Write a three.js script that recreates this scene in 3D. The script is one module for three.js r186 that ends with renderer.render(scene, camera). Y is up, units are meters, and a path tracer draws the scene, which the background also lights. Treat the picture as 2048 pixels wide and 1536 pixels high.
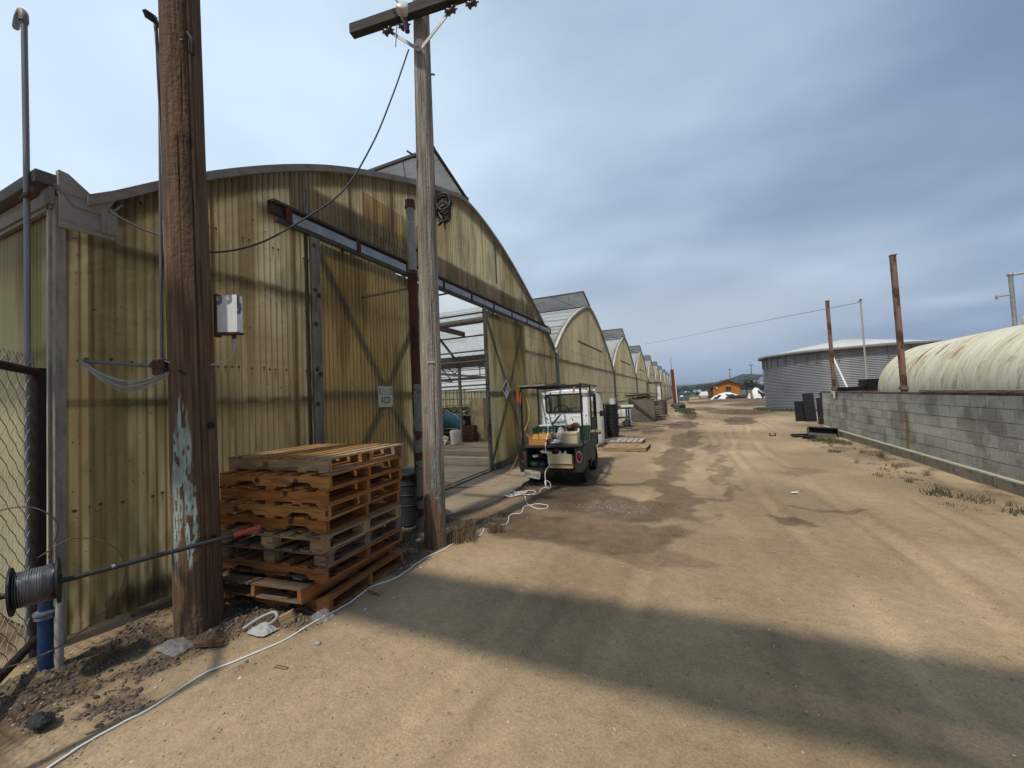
import * as THREE from 'three';
import { mergeGeometries, mergeVertices } from 'three/addons/utils/BufferGeometryUtils.js';
import { RoundedBoxGeometry } from 'three/addons/geometries/RoundedBoxGeometry.js';

// ---------------------------------------------------------------- camera, sky, sun, exposure
const scene = new THREE.Scene();
const camera = new THREE.PerspectiveCamera(2 * Math.atan(768 / 790) * 180 / Math.PI, 4 / 3, 0.05, 12000);
camera.position.set(0, 1.65, 0);
camera.rotation.order = 'YXZ';
camera.rotation.set(2.2 * Math.PI / 180, 23.9 * Math.PI / 180, -2.6 * Math.PI / 180);
scene.add(camera);

const renderer = new THREE.WebGLRenderer({ antialias: true });
renderer.toneMapping = THREE.LinearToneMapping;
renderer.toneMappingExposure = 1.56;
renderer.shadowMap.enabled = true;

// seeded random numbers and value noise
function rng(seed) { let a = seed >>> 0; return () => { a = (a + 0x6D2B79F5) >>> 0; let t = a; t = Math.imul(t ^ (t >>> 15), t | 1); t ^= t + Math.imul(t ^ (t >>> 7), t | 61); return ((t ^ (t >>> 14)) >>> 0) / 4294967296; }; }
const LUT = new Float32Array(65536); { const R = rng(987654321); for (let i = 0; i < 65536; i++) LUT[i] = R(); }
const hash = (x, y, s) => { let h = Math.imul(x | 0, 374761393) + Math.imul(y | 0, 668265263) + Math.imul(s | 0, 1442695041) | 0; h = Math.imul(h ^ (h >>> 13), 1274126177); return LUT[(h ^ (h >>> 16)) & 65535]; };
const mod = (a, n) => ((a % n) + n) % n;
function vn(x, y, s = 0, px = 0, py = 0) {            // value noise 0..1, tileable when px, py are given
  let ix = Math.floor(x), iy = Math.floor(y); const fx = x - ix, fy = y - iy;
  let jx = ix + 1, jy = iy + 1;
  if (px) { ix = mod(ix, px); jx = mod(jx, px); iy = mod(iy, py); jy = mod(jy, py); }
  const ux = fx * fx * (3 - 2 * fx), uy = fy * fy * (3 - 2 * fy);
  const a = hash(ix, iy, s), b = hash(jx, iy, s), c = hash(ix, jy, s), d = hash(jx, jy, s);
  return a + (b - a) * ux + (c - a) * uy + (a - b - c + d) * ux * uy;
}
function fbm(x, y, o = 4, s = 0, px = 0, py = 0) { let v = 0, a = 0.5, n = 0; for (let i = 0; i < o; i++) { v += a * vn(x, y, s + i * 17, px, py); n += a; x *= 2; y *= 2; px *= 2; py *= 2; a *= 0.5; } return v / n; }
const clamp = (v, a = 0, b = 1) => Math.min(b, Math.max(a, v));
const sstep = (a, b, v) => { const t = clamp((v - a) / (b - a)); return t * t * (3 - 2 * t); };
const mix = (a, b, t) => a + (b - a) * t;
const mix3 = (a, b, t) => [mix(a[0], b[0], t), mix(a[1], b[1], t), mix(a[2], b[2], t)];

// sky: thin broken stratus over blue grey, one computed equirectangular picture
{
  const W = 1024, Hh = 512, data = new Float32Array(W * Hh * 4);
  for (let j = 0; j < Hh; j++) for (let i = 0; i < W; i++) {
    const lon = ((i + 0.5) / W - 0.5) * 2 * Math.PI, lat = ((j + 0.5) / Hh - 0.5) * Math.PI;
    const x = Math.cos(lat) * Math.cos(lon), z = Math.cos(lat) * Math.sin(lon), y = Math.sin(lat);
    const h = Math.max(y, 0.0) + 0.10, px = x / h, pz = z / h;
    const big = fbm(px * 0.55 + 3.1, pz * 0.55 + 7.7, 4, 5), fine = fbm(px * 1.3 + pz * 0.5 + 11 + big, pz * 1.9 - px * 0.4 + 2, 6, 9);
    const dir = clamp(0.5 - 0.58 * (x * 0.93 + z * 0.1));                       // the veil is thinner over the west side
    let c = clamp(-0.01 + 0.56 * big + 0.34 * fine + 0.60 * (dir - 0.42) - 0.10 * sstep(0.3, 0.8, y), 0, 1);
    c = sstep(0.12, 0.92, c);
    let col = mix3([0.098, 0.145, 0.255], [0.50, 0.61, 0.715], c);
    const low = Math.exp(-(((y - 0.15) / 0.12) ** 2)) * 0.8 * (1 - 0.85 * sstep(0.08, 0.5, x + 0.15 * (fine - 0.5)));                       // pale layer above the hills
    col = mix3(col, [0.39, 0.45, 0.50], low);
    const band = Math.exp(-((Math.max(y, 0) / 0.042) ** 2));                     // clear blue strip along the horizon
    col = mix3(col, [0.17, 0.25, 0.385], band * 0.85);
    if (y < 0) col = mix3(col, [0.26, 0.23, 0.19], clamp(-y * 25));
    const k = (j * W + i) * 4; data[k] = col[0]; data[k + 1] = col[1]; data[k + 2] = col[2]; data[k + 3] = 1;
  }
  const t = new THREE.DataTexture(data, W, Hh, THREE.RGBAFormat, THREE.FloatType);
  t.mapping = THREE.EquirectangularReflectionMapping; t.magFilter = t.minFilter = THREE.LinearFilter; t.wrapS = THREE.RepeatWrapping; t.needsUpdate = true;
  scene.background = t; scene.environment = t;
}
const sunDir = new THREE.Vector3(-0.075, 0.866, 0.495).normalize();
const sun = new THREE.DirectionalLight(new THREE.Color().setRGB(1, 0.94, 0.84), 2.05);
sun.target.position.set(0, 0, -20); sun.position.copy(sunDir).multiplyScalar(80).add(sun.target.position);
sun.castShadow = true; sun.shadow.mapSize.set(4096, 4096); sun.shadow.radius = 3.5;
Object.assign(sun.shadow.camera, { left: -60, right: 60, top: 90, bottom: -60, near: 1, far: 260 });
scene.add(sun, sun.target);

// ---------------------------------------------------------------- helpers
const taken = {};
function numbered(n) { const k = taken[n] = (taken[n] ?? -1) + 1; return k ? `${n}_${String(k).padStart(3, '0')}` : n; }
function info(o, label, category, group, kind) { if (label) o.userData.label = label; if (category) o.userData.category = category; if (group) o.userData.group = group; if (kind) o.userData.kind = kind; return o; }
function thing(name, label, category, pos = [0, 0, 0], turn = 0, group) { const o = new THREE.Group(); o.name = numbered(name); o.position.set(...pos); o.rotation.y = turn; scene.add(o); return info(o, label, category, group); }
function merge(geos) {
  if (!Array.isArray(geos)) return geos;
  if (geos.length === 1) return geos[0];
  const some = geos.some(g => !g.index);
  const gs = geos.map(g => { const q = some && g.index ? g.toNonIndexed() : g; for (const k of Object.keys(q.attributes)) if (!['position', 'normal', 'uv'].includes(k)) q.deleteAttribute(k); return q; });
  return mergeGeometries(gs);
}
function part(parent, name, geos, mat, label) { const m = new THREE.Mesh(merge(geos), mat); m.name = name; m.castShadow = m.receiveShadow = true; parent.add(m); if (label) m.userData.label = label; return m; }
function solo(name, geos, mat, label, category, group, pos) { const m = part(scene, numbered(name), geos, mat); if (pos) m.position.set(...pos); return info(m, label, category, group); }
function structure(name, geos, mat) { const m = part(scene, numbered(name), geos, mat); m.userData.kind = 'structure'; return m; }
function copyOf(root, pos, turn, label, group) { const r = root.clone(); r.name = numbered(root.name.replace(/_\d{3}$/, '')); r.userData = { ...root.userData }; scene.add(r); r.position.set(...pos); r.rotation.y = turn; if (label) r.userData.label = label; if (group) r.userData.group = group; return r; }

// box whose uv are metres, u along its longest side (grain)
function box(w, h, d, x = 0, y = 0, z = 0, rx = 0, ry = 0, rz = 0, off = 0) {
  const g = new THREE.BoxGeometry(w, h, d), p = g.attributes.position, n = g.attributes.normal, uv = g.attributes.uv, dim = [w, h, d];
  const L = dim.indexOf(Math.max(w, h, d));
  for (let i = 0; i < p.count; i++) {
    const c = [p.getX(i), p.getY(i), p.getZ(i)], nn = [Math.abs(n.getX(i)), Math.abs(n.getY(i)), Math.abs(n.getZ(i))], f = nn.indexOf(Math.max(...nn));
    const rest = [0, 1, 2].filter(a => a !== f); const a = rest.includes(L) ? L : rest[0], b = rest.find(q => q !== a);
    uv.setXY(i, c[a] + off, c[b] + off * 1.7 + f * 0.31);
  }
  return place(g, x, y, z, rx, ry, rz);
}
function place(g, x = 0, y = 0, z = 0, rx = 0, ry = 0, rz = 0) { if (rx || ry || rz) g.applyMatrix4(new THREE.Matrix4().makeRotationFromEuler(new THREE.Euler(rx, ry, rz))); return g.translate(x, y, z); }
function rbox(w, h, d, r, x = 0, y = 0, z = 0, rx = 0, ry = 0, rz = 0) { return place(new RoundedBoxGeometry(w, h, d, 2, r), x, y, z, rx, ry, rz); }
function scaleUv(g, su, sv) { const uv = g.attributes.uv; for (let i = 0; i < uv.count; i++) uv.setXY(i, uv.getX(i) * su, uv.getY(i) * sv); return g; }
function cyl(r0, r1, h, x = 0, y = 0, z = 0, rx = 0, ry = 0, rz = 0, seg = 20, open = false) { const g = new THREE.CylinderGeometry(r1, r0, h, seg, 1, open); return place(scaleUv(g, Math.PI * (r0 + r1), h), x, y, z, rx, ry, rz); }   // r0 bottom, r1 top
const V = (x, y, z) => new THREE.Vector3(x, y, z);
function bar(a, b, r, seg = 8, r2 = r) { const A = V(...a), B = V(...b), d = B.clone().sub(A), g = new THREE.CylinderGeometry(r2, r, d.length(), seg); scaleUv(g, 6.28 * r, d.length()); g.applyQuaternion(new THREE.Quaternion().setFromUnitVectors(V(0, 1, 0), d.clone().normalize())); const m = A.add(B).multiplyScalar(0.5); return g.translate(m.x, m.y, m.z); }
function beam(a, b, w, h, off = 0) { const A = V(...a), B = V(...b), d = B.clone().sub(A), g = box(w, h, d.length(), 0, 0, 0, 0, 0, 0, off); const m = new THREE.Matrix4().lookAt(A, B, Math.abs(d.clone().normalize().y) > 0.98 ? V(1, 0, 0) : V(0, 1, 0)); g.applyMatrix4(m); const c = A.add(B).multiplyScalar(0.5); return g.translate(c.x, c.y, c.z); }
function rope(pts, r, n = 60, seg = 6, closed = false) { const c = new THREE.CatmullRomCurve3(pts.map(p => V(...p)), closed, 'centripetal'); return new THREE.TubeGeometry(c, n, r, seg, closed); }
function lathe(pts, seg = 28, x = 0, y = 0, z = 0) { return new THREE.LatheGeometry(pts.map(p => new THREE.Vector2(...p)), seg).translate(x, y, z); }
function extrude(pts, depth, holes = [], opt = {}) { const s = new THREE.Shape(pts.map(p => new THREE.Vector2(...p))); for (const h of holes) s.holes.push(h instanceof THREE.Path ? h : new THREE.Path(h.map(p => new THREE.Vector2(...p)))); return new THREE.ExtrudeGeometry(s, { depth, bevelEnabled: false, ...opt }); }
function grid(nx, ny, fn, uvFn) {                     // fn(s, t) with s, t in 0..1 returns [x, y, z]
  const g = new THREE.BufferGeometry(), pos = [], uv = [], idx = [];
  for (let j = 0; j <= ny; j++) for (let i = 0; i <= nx; i++) { const p = fn(i / nx, j / ny); pos.push(...p); const q = uvFn ? uvFn(i / nx, j / ny, p) : [i / nx, j / ny]; uv.push(...q); }
  for (let j = 0; j < ny; j++) for (let i = 0; i < nx; i++) { const a = j * (nx + 1) + i, b = a + 1, c = a + nx + 1, d = c + 1; idx.push(a, b, d, a, d, c); }
  g.setAttribute('position', new THREE.Float32BufferAttribute(pos, 3)); g.setAttribute('uv', new THREE.Float32BufferAttribute(uv, 2)); g.setIndex(idx); g.computeVertexNormals(); return g;
}

// textures
function tex(w, h, fn, srgb = true, repeat = true) {   // fn(u, v) returns [r, g, b] 0..1 (display values when srgb)
  const d = new Uint8Array(w * h * 4);
  for (let j = 0; j < h; j++) for (let i = 0; i < w; i++) { const c = fn((i + 0.5) / w, (j + 0.5) / h), k = (j * w + i) * 4; for (let q = 0; q < 3; q++) d[k + q] = clamp(c[q]) * 255; d[k + 3] = 255; }
  const t = new THREE.DataTexture(d, w, h); t.magFilter = THREE.LinearFilter; t.minFilter = THREE.LinearMipmapLinearFilter; t.generateMipmaps = true; if (srgb) t.colorSpace = THREE.SRGBColorSpace; if (repeat) t.wrapS = t.wrapT = THREE.RepeatWrapping; t.needsUpdate = true; return t;
}
const grey = (w, h, fn) => tex(w, h, (u, v) => { const g = fn(u, v); return [g, g, g]; }, false);
function tiled(t, ru, rv) { const c = t.clone(); c.repeat.set(ru, rv); c.needsUpdate = true; return c; }
const lin = (r, g, b) => new THREE.Color().setRGB(r, g, b);
const std = (o) => new THREE.MeshStandardMaterial({ side: THREE.DoubleSide, roughness: 0.85, ...o });
const phys = (o) => new THREE.MeshPhysicalMaterial({ side: THREE.DoubleSide, roughness: 0.85, ...o });
const plain = (r, g, b, roughness = 0.8, metalness = 0) => std({ color: lin(r, g, b), roughness, metalness });

// wood: grain along u; one tile is 1 m by 0.5 m
const woodTex = (seed, knots = 5) => { const R = rng(seed), K = []; for (let i = 0; i < knots; i++) K.push([R(), R(), 0.008 + R() * 0.014]);
  return tex(1024, 512, (u, v) => {
    let bend = 0, knot = 0; for (const [ku, kv, kr] of K) { const dx = (u - ku - Math.round(u - ku)), dy = (v - kv - Math.round(v - kv)) * 0.5, q = Math.hypot(dx * 0.5, dy) / kr; bend += Math.sign(dy) * Math.exp(-q * q * 0.4) * 0.02; knot = Math.max(knot, 1 - sstep(0.5, 1.1, q)); }
    const w = v + bend + 0.02 * (fbm(u * 4, v * 4, 2, seed, 4, 4) - 0.5);
    const g = 0.55 * vn(u * 6, w * 48, seed + 1, 6, 48) + 0.3 * vn(u * 14, w * 140, seed + 2, 14, 140) + 0.25 * fbm(u * 5, v * 10, 3, seed + 3, 5, 10);
    const k = (0.62 + 0.36 * g) * (1 - 0.55 * knot) * (1 - 0.25 * sstep(0.72, 0.8, vn(u * 3, w * 90, seed + 8, 3, 90))); return [k, k * (0.985 - 0.04 * knot), k * (0.96 - 0.06 * knot)]; }); };
const WT = [woodTex(11), woodTex(37, 3)];
const woodBump = grey(512, 256, (u, v) => 0.6 * vn(u * 6, v * 70, 4, 6, 70) + 0.4 * vn(u * 20, v * 110, 5, 20, 110));
const wood = (r, g, b, k = 0, rough = 0.85) => std({ color: lin(r, g, b), map: WT[k], bumpMap: woodBump, bumpScale: 0.0012, roughness: rough });
// blotchy neutral texture for metal, concrete, plastic (tile 1 m)
const blotch = tex(512, 512, (u, v) => { const g = 0.76 + 0.24 * fbm(u * 6, v * 6, 6, 71, 6, 6) - 0.10 * sstep(0.45, 0.8, fbm(u * 9, v * 40, 4, 72, 9, 40)) - 0.05 * vn(u * 120, v * 120, 73, 120, 120); return [g, g * 0.99, g * 0.97]; });
const speck = grey(512, 512, (u, v) => 0.5 * vn(u * 120, v * 120, 81, 120, 120) + 0.5 * fbm(u * 20, v * 20, 3, 82, 20, 20));
const worn = (r, g, b, rough = 0.75, metal = 0, bs = 0) => std({ color: lin(r, g, b), map: blotch, roughness: rough, metalness: metal, ...(bs ? { bumpMap: speck, bumpScale: bs } : {}) });
const rustTex = (paint, rust, amount, seed, sx = 5, sy = 5) => tex(512, 512, (u, v) => { const a = fbm(u * sx, v * sy, 5, seed, sx, sy), b = fbm(u * 24, v * 24, 3, seed + 5, 24, 24), t = sstep(1 - amount, 1.08 - amount, a * 0.8 + b * 0.25); const k = 0.8 + 0.3 * b, rr = mix3(rust, [rust[0] * 0.6, rust[1] * 0.55, rust[2] * 0.5], vn(u * 30, v * 30, seed + 9, 30, 30)); return mix3(paint.map(q => q * k), rr, t); });
// ---------------------------------------------------------------- ground
const FX = -4.35, Z0 = -1.5, BAY = 12.25;             // facade plane, first gutter, width of one greenhouse bay
const stains = [                                       // x, z, half length x, half length z, turn, strength: damp dark soil
  [-1.75, -4.75, 1.0, 0.65, 0.2, 0.62], [-1.1, -4.7, 1.0, 0.6, -0.3, 0.55], [-1.5, -5.5, 0.9, 0.7, 0, 0.45], [-0.9, -6.0, 0.95, 0.75, 0.3, 0.62], [-1.9, -6.4, 0.8, 0.9, 0, 0.6], [-2.35, -7.2, 0.9, 1.2, 0, 0.6], [-0.35, -7.3, 0.35, 2.2, -0.18, 0.5], [-0.35, -10.6, 0.5, 2.2, -0.05, 0.55],
  [-0.15, -14.8, 0.5, 3.2, 0.05, 0.5], [-0.3, -21.5, 0.75, 2.8, 0, 0.85], [0.1, -30, 0.55, 5, 0, 0.8], [2.4, -24, 0.9, 3.2, 0.1, 0.7], [3.4, -33, 2.2, 4.5, 0, 0.8], [1.2, -40, 1.2, 5, 0, 0.6], [9, -66, 8, 12, 0, 0.95], [7, -48, 4, 7, 0, 0.85], [1.6, -62, 1.8, 8, 0, 0.7], [4, -84, 5, 6, 0, 0.8],
  [0.55, -9.0, 0.14, 2.8, 0.06, 0.4], [1.1, -5.9, 0.3, 0.14, 0.3, 0.5], [1.7, -6.6, 0.4, 0.1, 0.2, 0.45], [0.6, -12.5, 0.25, 1.2, 0.1, 0.4], [1.9, -9.2, 0.3, 0.6, 0.4, 0.28], [-0.6, -4.2, 0.7, 0.25, 0.2, 0.3], [0.2, -6.6, 0.5, 0.18, -0.2, 0.4],
];
function stainAt(x, z) {
  const wx = x + (fbm(x * 1.7, z * 1.7, 3, 31) - 0.5) * 0.8 + (fbm(x * 7, z * 7, 2, 33) - 0.5) * 0.2, wz = z + (fbm(x * 1.3 + 9, z * 1.3, 3, 35) - 0.5) * 1.0 * clamp(0.6 - z / 30, 0.6, 2.4); let s = 0;
  for (const [sx, sz, a, b, t, k] of stains) { const dx = wx - sx, dz = wz - sz; if (Math.abs(dx) > a + b + 1 || Math.abs(dz) > a + b + 1) continue; const c = Math.cos(t), n = Math.sin(t), q = Math.hypot((dx * c + dz * n) / a, (dz * c - dx * n) / b); s = Math.max(s, Math.min(1, k * 1.4) * (1 - sstep(0.8, 1.04, q))); }
  return s;
}
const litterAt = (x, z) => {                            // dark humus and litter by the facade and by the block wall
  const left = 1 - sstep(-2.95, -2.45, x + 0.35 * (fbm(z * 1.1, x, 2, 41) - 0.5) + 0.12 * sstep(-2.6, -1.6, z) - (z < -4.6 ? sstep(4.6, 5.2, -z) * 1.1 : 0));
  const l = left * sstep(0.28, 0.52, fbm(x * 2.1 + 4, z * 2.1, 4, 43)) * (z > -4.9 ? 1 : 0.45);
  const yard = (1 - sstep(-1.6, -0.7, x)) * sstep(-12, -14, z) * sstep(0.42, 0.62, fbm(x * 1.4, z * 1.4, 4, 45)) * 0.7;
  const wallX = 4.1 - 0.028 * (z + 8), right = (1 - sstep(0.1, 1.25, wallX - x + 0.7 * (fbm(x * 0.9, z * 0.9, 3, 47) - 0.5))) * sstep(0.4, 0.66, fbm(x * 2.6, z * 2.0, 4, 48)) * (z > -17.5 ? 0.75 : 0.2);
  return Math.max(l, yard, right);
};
const trackLines = [[-0.85, 0.0, 0.13], [0.55, 0.0, 0.13], [-0.45, 0.03, 0.12], [0.95, 0.03, 0.12], [1.55, 0.05, 0.13], [2.6, 0.05, 0.12], [-1.5, -0.02, 0.1]];
function edgeAt(x, z) { let s = 0; for (const [x0, k, w] of trackLines) { const d = Math.abs(Math.abs(x - trackX(x0, k, z)) - w * 1.15); if (d < 0.07) s = Math.max(s, sstep(0.07, 0.015, d) * sstep(0.42, 0.62, fbm(x * 0.9 + x0, z * 0.5, 3, 57))); } return s; }
const trackX = (x0, k, z) => x0 - k * z * 0.6 + 0.16 * Math.sin(z * 0.35 + x0 * 2) + 0.05 * Math.sin(z * 1.3 + x0);
function trackAt(x, z) { let s = 0; for (const [x0, k, w] of trackLines) { const d = Math.abs(x - trackX(x0, k, z)); if (d < w) s = Math.max(s, sstep(w, w * 0.35, d) * sstep(0.25, 0.6, fbm(x * 1.2, z * 0.35, 3, 51 + x0 * 3 | 0))); } return s; }
function groundY(x, z) {
  const near = 1 - sstep(20, 60, Math.hypot(x, z));
  let y = (fbm(x * 0.6, z * 0.6, 3, 61) - 0.5) * 0.06 + (fbm(x * 5, z * 5, 3, 62) - 0.5) * 0.016;
  const lit = litterAt(x, z); y += lit * (fbm(x * 9, z * 9, 3, 63) - 0.35) * 0.05;
  const tk = trackAt(x, z), eg = edgeAt(x, z); y -= tk * 0.018; y += eg * (0.008 + 0.016 * vn(x * 11, z * 11, 65)) + (tk + eg) * 0.01 * (vn(x * 9, z * 16, 66) - 0.5);
  if (z < -4.4 && z > -13 && x < -2.6) y -= 0.05 * sstep(-2.6, -3.1, x);
  if (x < FX - 0.1 && z < -1.2) y -= 0.08;
  return y * near;
}
const soilTile = tex(1536, 1536, (u, v) => {
  const a = fbm(u * 5, v * 5, 5, 101, 5, 5), f = vn(u * 420, v * 420, 103, 420, 420), m = fbm(u * 60, v * 60, 3, 104, 60, 60), s = vn(u * 190, v * 190, 105, 190, 190);
  let k = 0.66 + 0.12 * (a - 0.5) + 0.11 * (f - 0.5) + 0.09 * (m - 0.5), c = [k * 1.04, k * 0.916, k * 0.737];
  if (s > 0.93) c = mix3(c, [0.82, 0.78, 0.7], (s - 0.93) * 5); else if (s < 0.07) c = mix3(c, [0.3, 0.24, 0.18], (0.07 - s) * 6);
  const p = vn(u * 75, v * 75, 107, 75, 75); if (p > 0.93) c = mix3(c, [0.36, 0.29, 0.21], (p - 0.93) * 6);
  return c;
});
const soilBump = grey(1024, 1024, (u, v) => 0.4 * fbm(u * 40, v * 40, 4, 111, 40, 40) + 0.3 * vn(u * 250, v * 250, 112, 250, 250) + 0.3 * fbm(u * 9, v * 9, 3, 113, 9, 9));
{
  const axis = (lo, hi, c, fine, flat, grow) => { const right = [], left = []; let p = c; while (p < hi) { right.push(p); p += fine + grow * Math.max(0, Math.abs(p - c) - flat); } right.push(hi); p = c; while (p > lo) { p -= fine + grow * Math.max(0, Math.abs(p - c) - flat); left.push(Math.max(p, lo)); } return [...left.reverse(), ...right]; };
  const xs = axis(-6000, 6000, -1, 0.042, 4.2, 0.09), zs = axis(-7500, 250, -3.2, 0.045, 4, 0.035);
  const pos = [], uv = [], col = [], idx = [], nx = xs.length;
  for (const z of zs) for (const x of xs) {
    pos.push(x, groundY(x, z), z);
    uv.push(x / 3.1 + 0.12 * (fbm(x * 0.35, z * 0.35, 2, 121) - 0.5), z / 3.1 + 0.12 * (fbm(x * 0.35, z * 0.35, 2, 122) - 0.5));
    const st = stainAt(x, z), li = litterAt(x, z), tr = trackAt(x, z), mac = fbm(x * 0.45, z * 0.3, 4, 125);
    let c = mix3([0.74, 0.69, 0.62], [1.17, 1.14, 1.09], sstep(0.28, 0.68, mac));
    c = mix3(c, [c[0] * 1.28, c[1] * 1.27, c[2] * 1.25], tr * 0.4); const ed = edgeAt(x, z); c = mix3(c, [c[0] * 0.55, c[1] * 0.5, c[2] * 0.46], ed * 0.3);
    c = mix3(c, [c[0] * 0.22, c[1] * 0.165, c[2] * 0.125], st * (0.8 + 0.4 * (fbm(x * 9, z * 9, 2, 129) - 0.5)));
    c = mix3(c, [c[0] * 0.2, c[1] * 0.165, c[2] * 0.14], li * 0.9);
    if (z < -100) { const far = sstep(-100, -135, z); c = mix3(c, [0.19, 0.34, 0.24], far); }   // crops beyond the yard
    col.push(...c);
  }
  for (let j = 0; j < zs.length - 1; j++) for (let i = 0; i < nx - 1; i++) { const a = j * nx + i, b = a + 1, c = a + nx, d = c + 1; idx.push(a, c, b, b, c, d); }
  const g = new THREE.BufferGeometry(); g.setAttribute('position', new THREE.Float32BufferAttribute(pos, 3)); g.setAttribute('uv', new THREE.Float32BufferAttribute(uv, 2)); g.setAttribute('color', new THREE.Float32BufferAttribute(col, 3)); g.setIndex(idx); g.computeVertexNormals();
  structure('ground', g, std({ color: lin(0.77, 0.76, 0.745), map: soilTile, bumpMap: soilBump, bumpScale: 0.008, roughness: 1, vertexColors: true }));
}
// concrete apron before the door and floor inside
const concreteTex = tex(1024, 1024, (u, v) => { const a = fbm(u * 5, v * 5, 5, 131, 5, 5), s = fbm(u * 3 + 0.3, v * 12, 4, 132, 3, 12), f = vn(u * 300, v * 300, 133, 300, 300); const k = 0.62 + 0.2 * (a - 0.5) + 0.1 * (f - 0.5); return mix3([k, k * 0.94, k * 0.84], [0.36, 0.29, 0.2], sstep(0.55, 0.72, s) * 0.6); });
const concrete = std({ color: lin(0.72, 0.66, 0.57), map: concreteTex, bumpMap: speck, bumpScale: 0.002, roughness: 0.9 });
{
  const edge = [], R = rng(5); for (let i = 0; i <= 60; i++) { const z = -4.75 - i / 60 * 7.3; edge.push([-2.95 + 0.22 * (fbm(z * 1.6, 3, 3, 141) - 0.5) + 0.4 * sstep(-5.6, -4.7, z) * -1 - 0.02 * R(), z]); }
  const pts = [[-4.36, -4.75], ...edge, [-4.36, -12.05]].map(([x, z]) => [x, -z]);
  const g = extrude(pts, 0.16).rotateX(-Math.PI / 2).translate(0, -0.142, 0); const uv = g.attributes.uv; for (let i = 0; i < uv.count; i++) uv.setXY(i, uv.getX(i) / 3, uv.getY(i) / 3);
  structure('concrete_apron', g, concrete);
  const f = box(34, 0.12, 9.9, FX - 17.1, -0.045, -8.95); const q = f.attributes.uv; for (let i = 0; i < q.count; i++) q.setXY(i, q.getX(i) / 3, q.getY(i) / 3);
  structure('concrete_floor', f, concrete);
}
// ---------------------------------------------------------------- greenhouse range
const profPts = new THREE.SplineCurve([[0, 3.40], [0.86, 4.05], [1.82, 4.64], [2.8, 5.11], [4.3, 5.68], [5.3, 5.98], [6.2, 6.15], [7.65, 5.83], [9.25, 5.17], [11.0, 4.22], [12.25, 3.40]].map(p => new THREE.Vector2(...p))).getPoints(240);
function prof(t) { for (let i = 1; i < profPts.length; i++) if (profPts[i].x >= t) { const a = profPts[i - 1], b = profPts[i]; return mix(a.y, b.y, clamp((t - a.x) / (b.x - a.x))); } return 3.4; }
const PITCH = 0.068;
function corrugated(t0, t1, bottom, top, x, amp = 0.0085, seg = 8, flip = 1) {   // sheet in the facade plane, t runs along -z, ribs upright
  const n = Math.ceil((t1 - t0) / PITCH * seg), rows = 3;
  return grid(n, rows, (s, r) => { const t = t0 + (t1 - t0) * s, yb = bottom(t), yt = top(t); return [x + amp * Math.cos(t / PITCH * 2 * Math.PI), yb + (yt - yb) * r, -t * flip]; }, (s, r, p) => [(t0 + (t1 - t0) * s) / BAY, p[1] / 6.4]);
}
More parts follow.
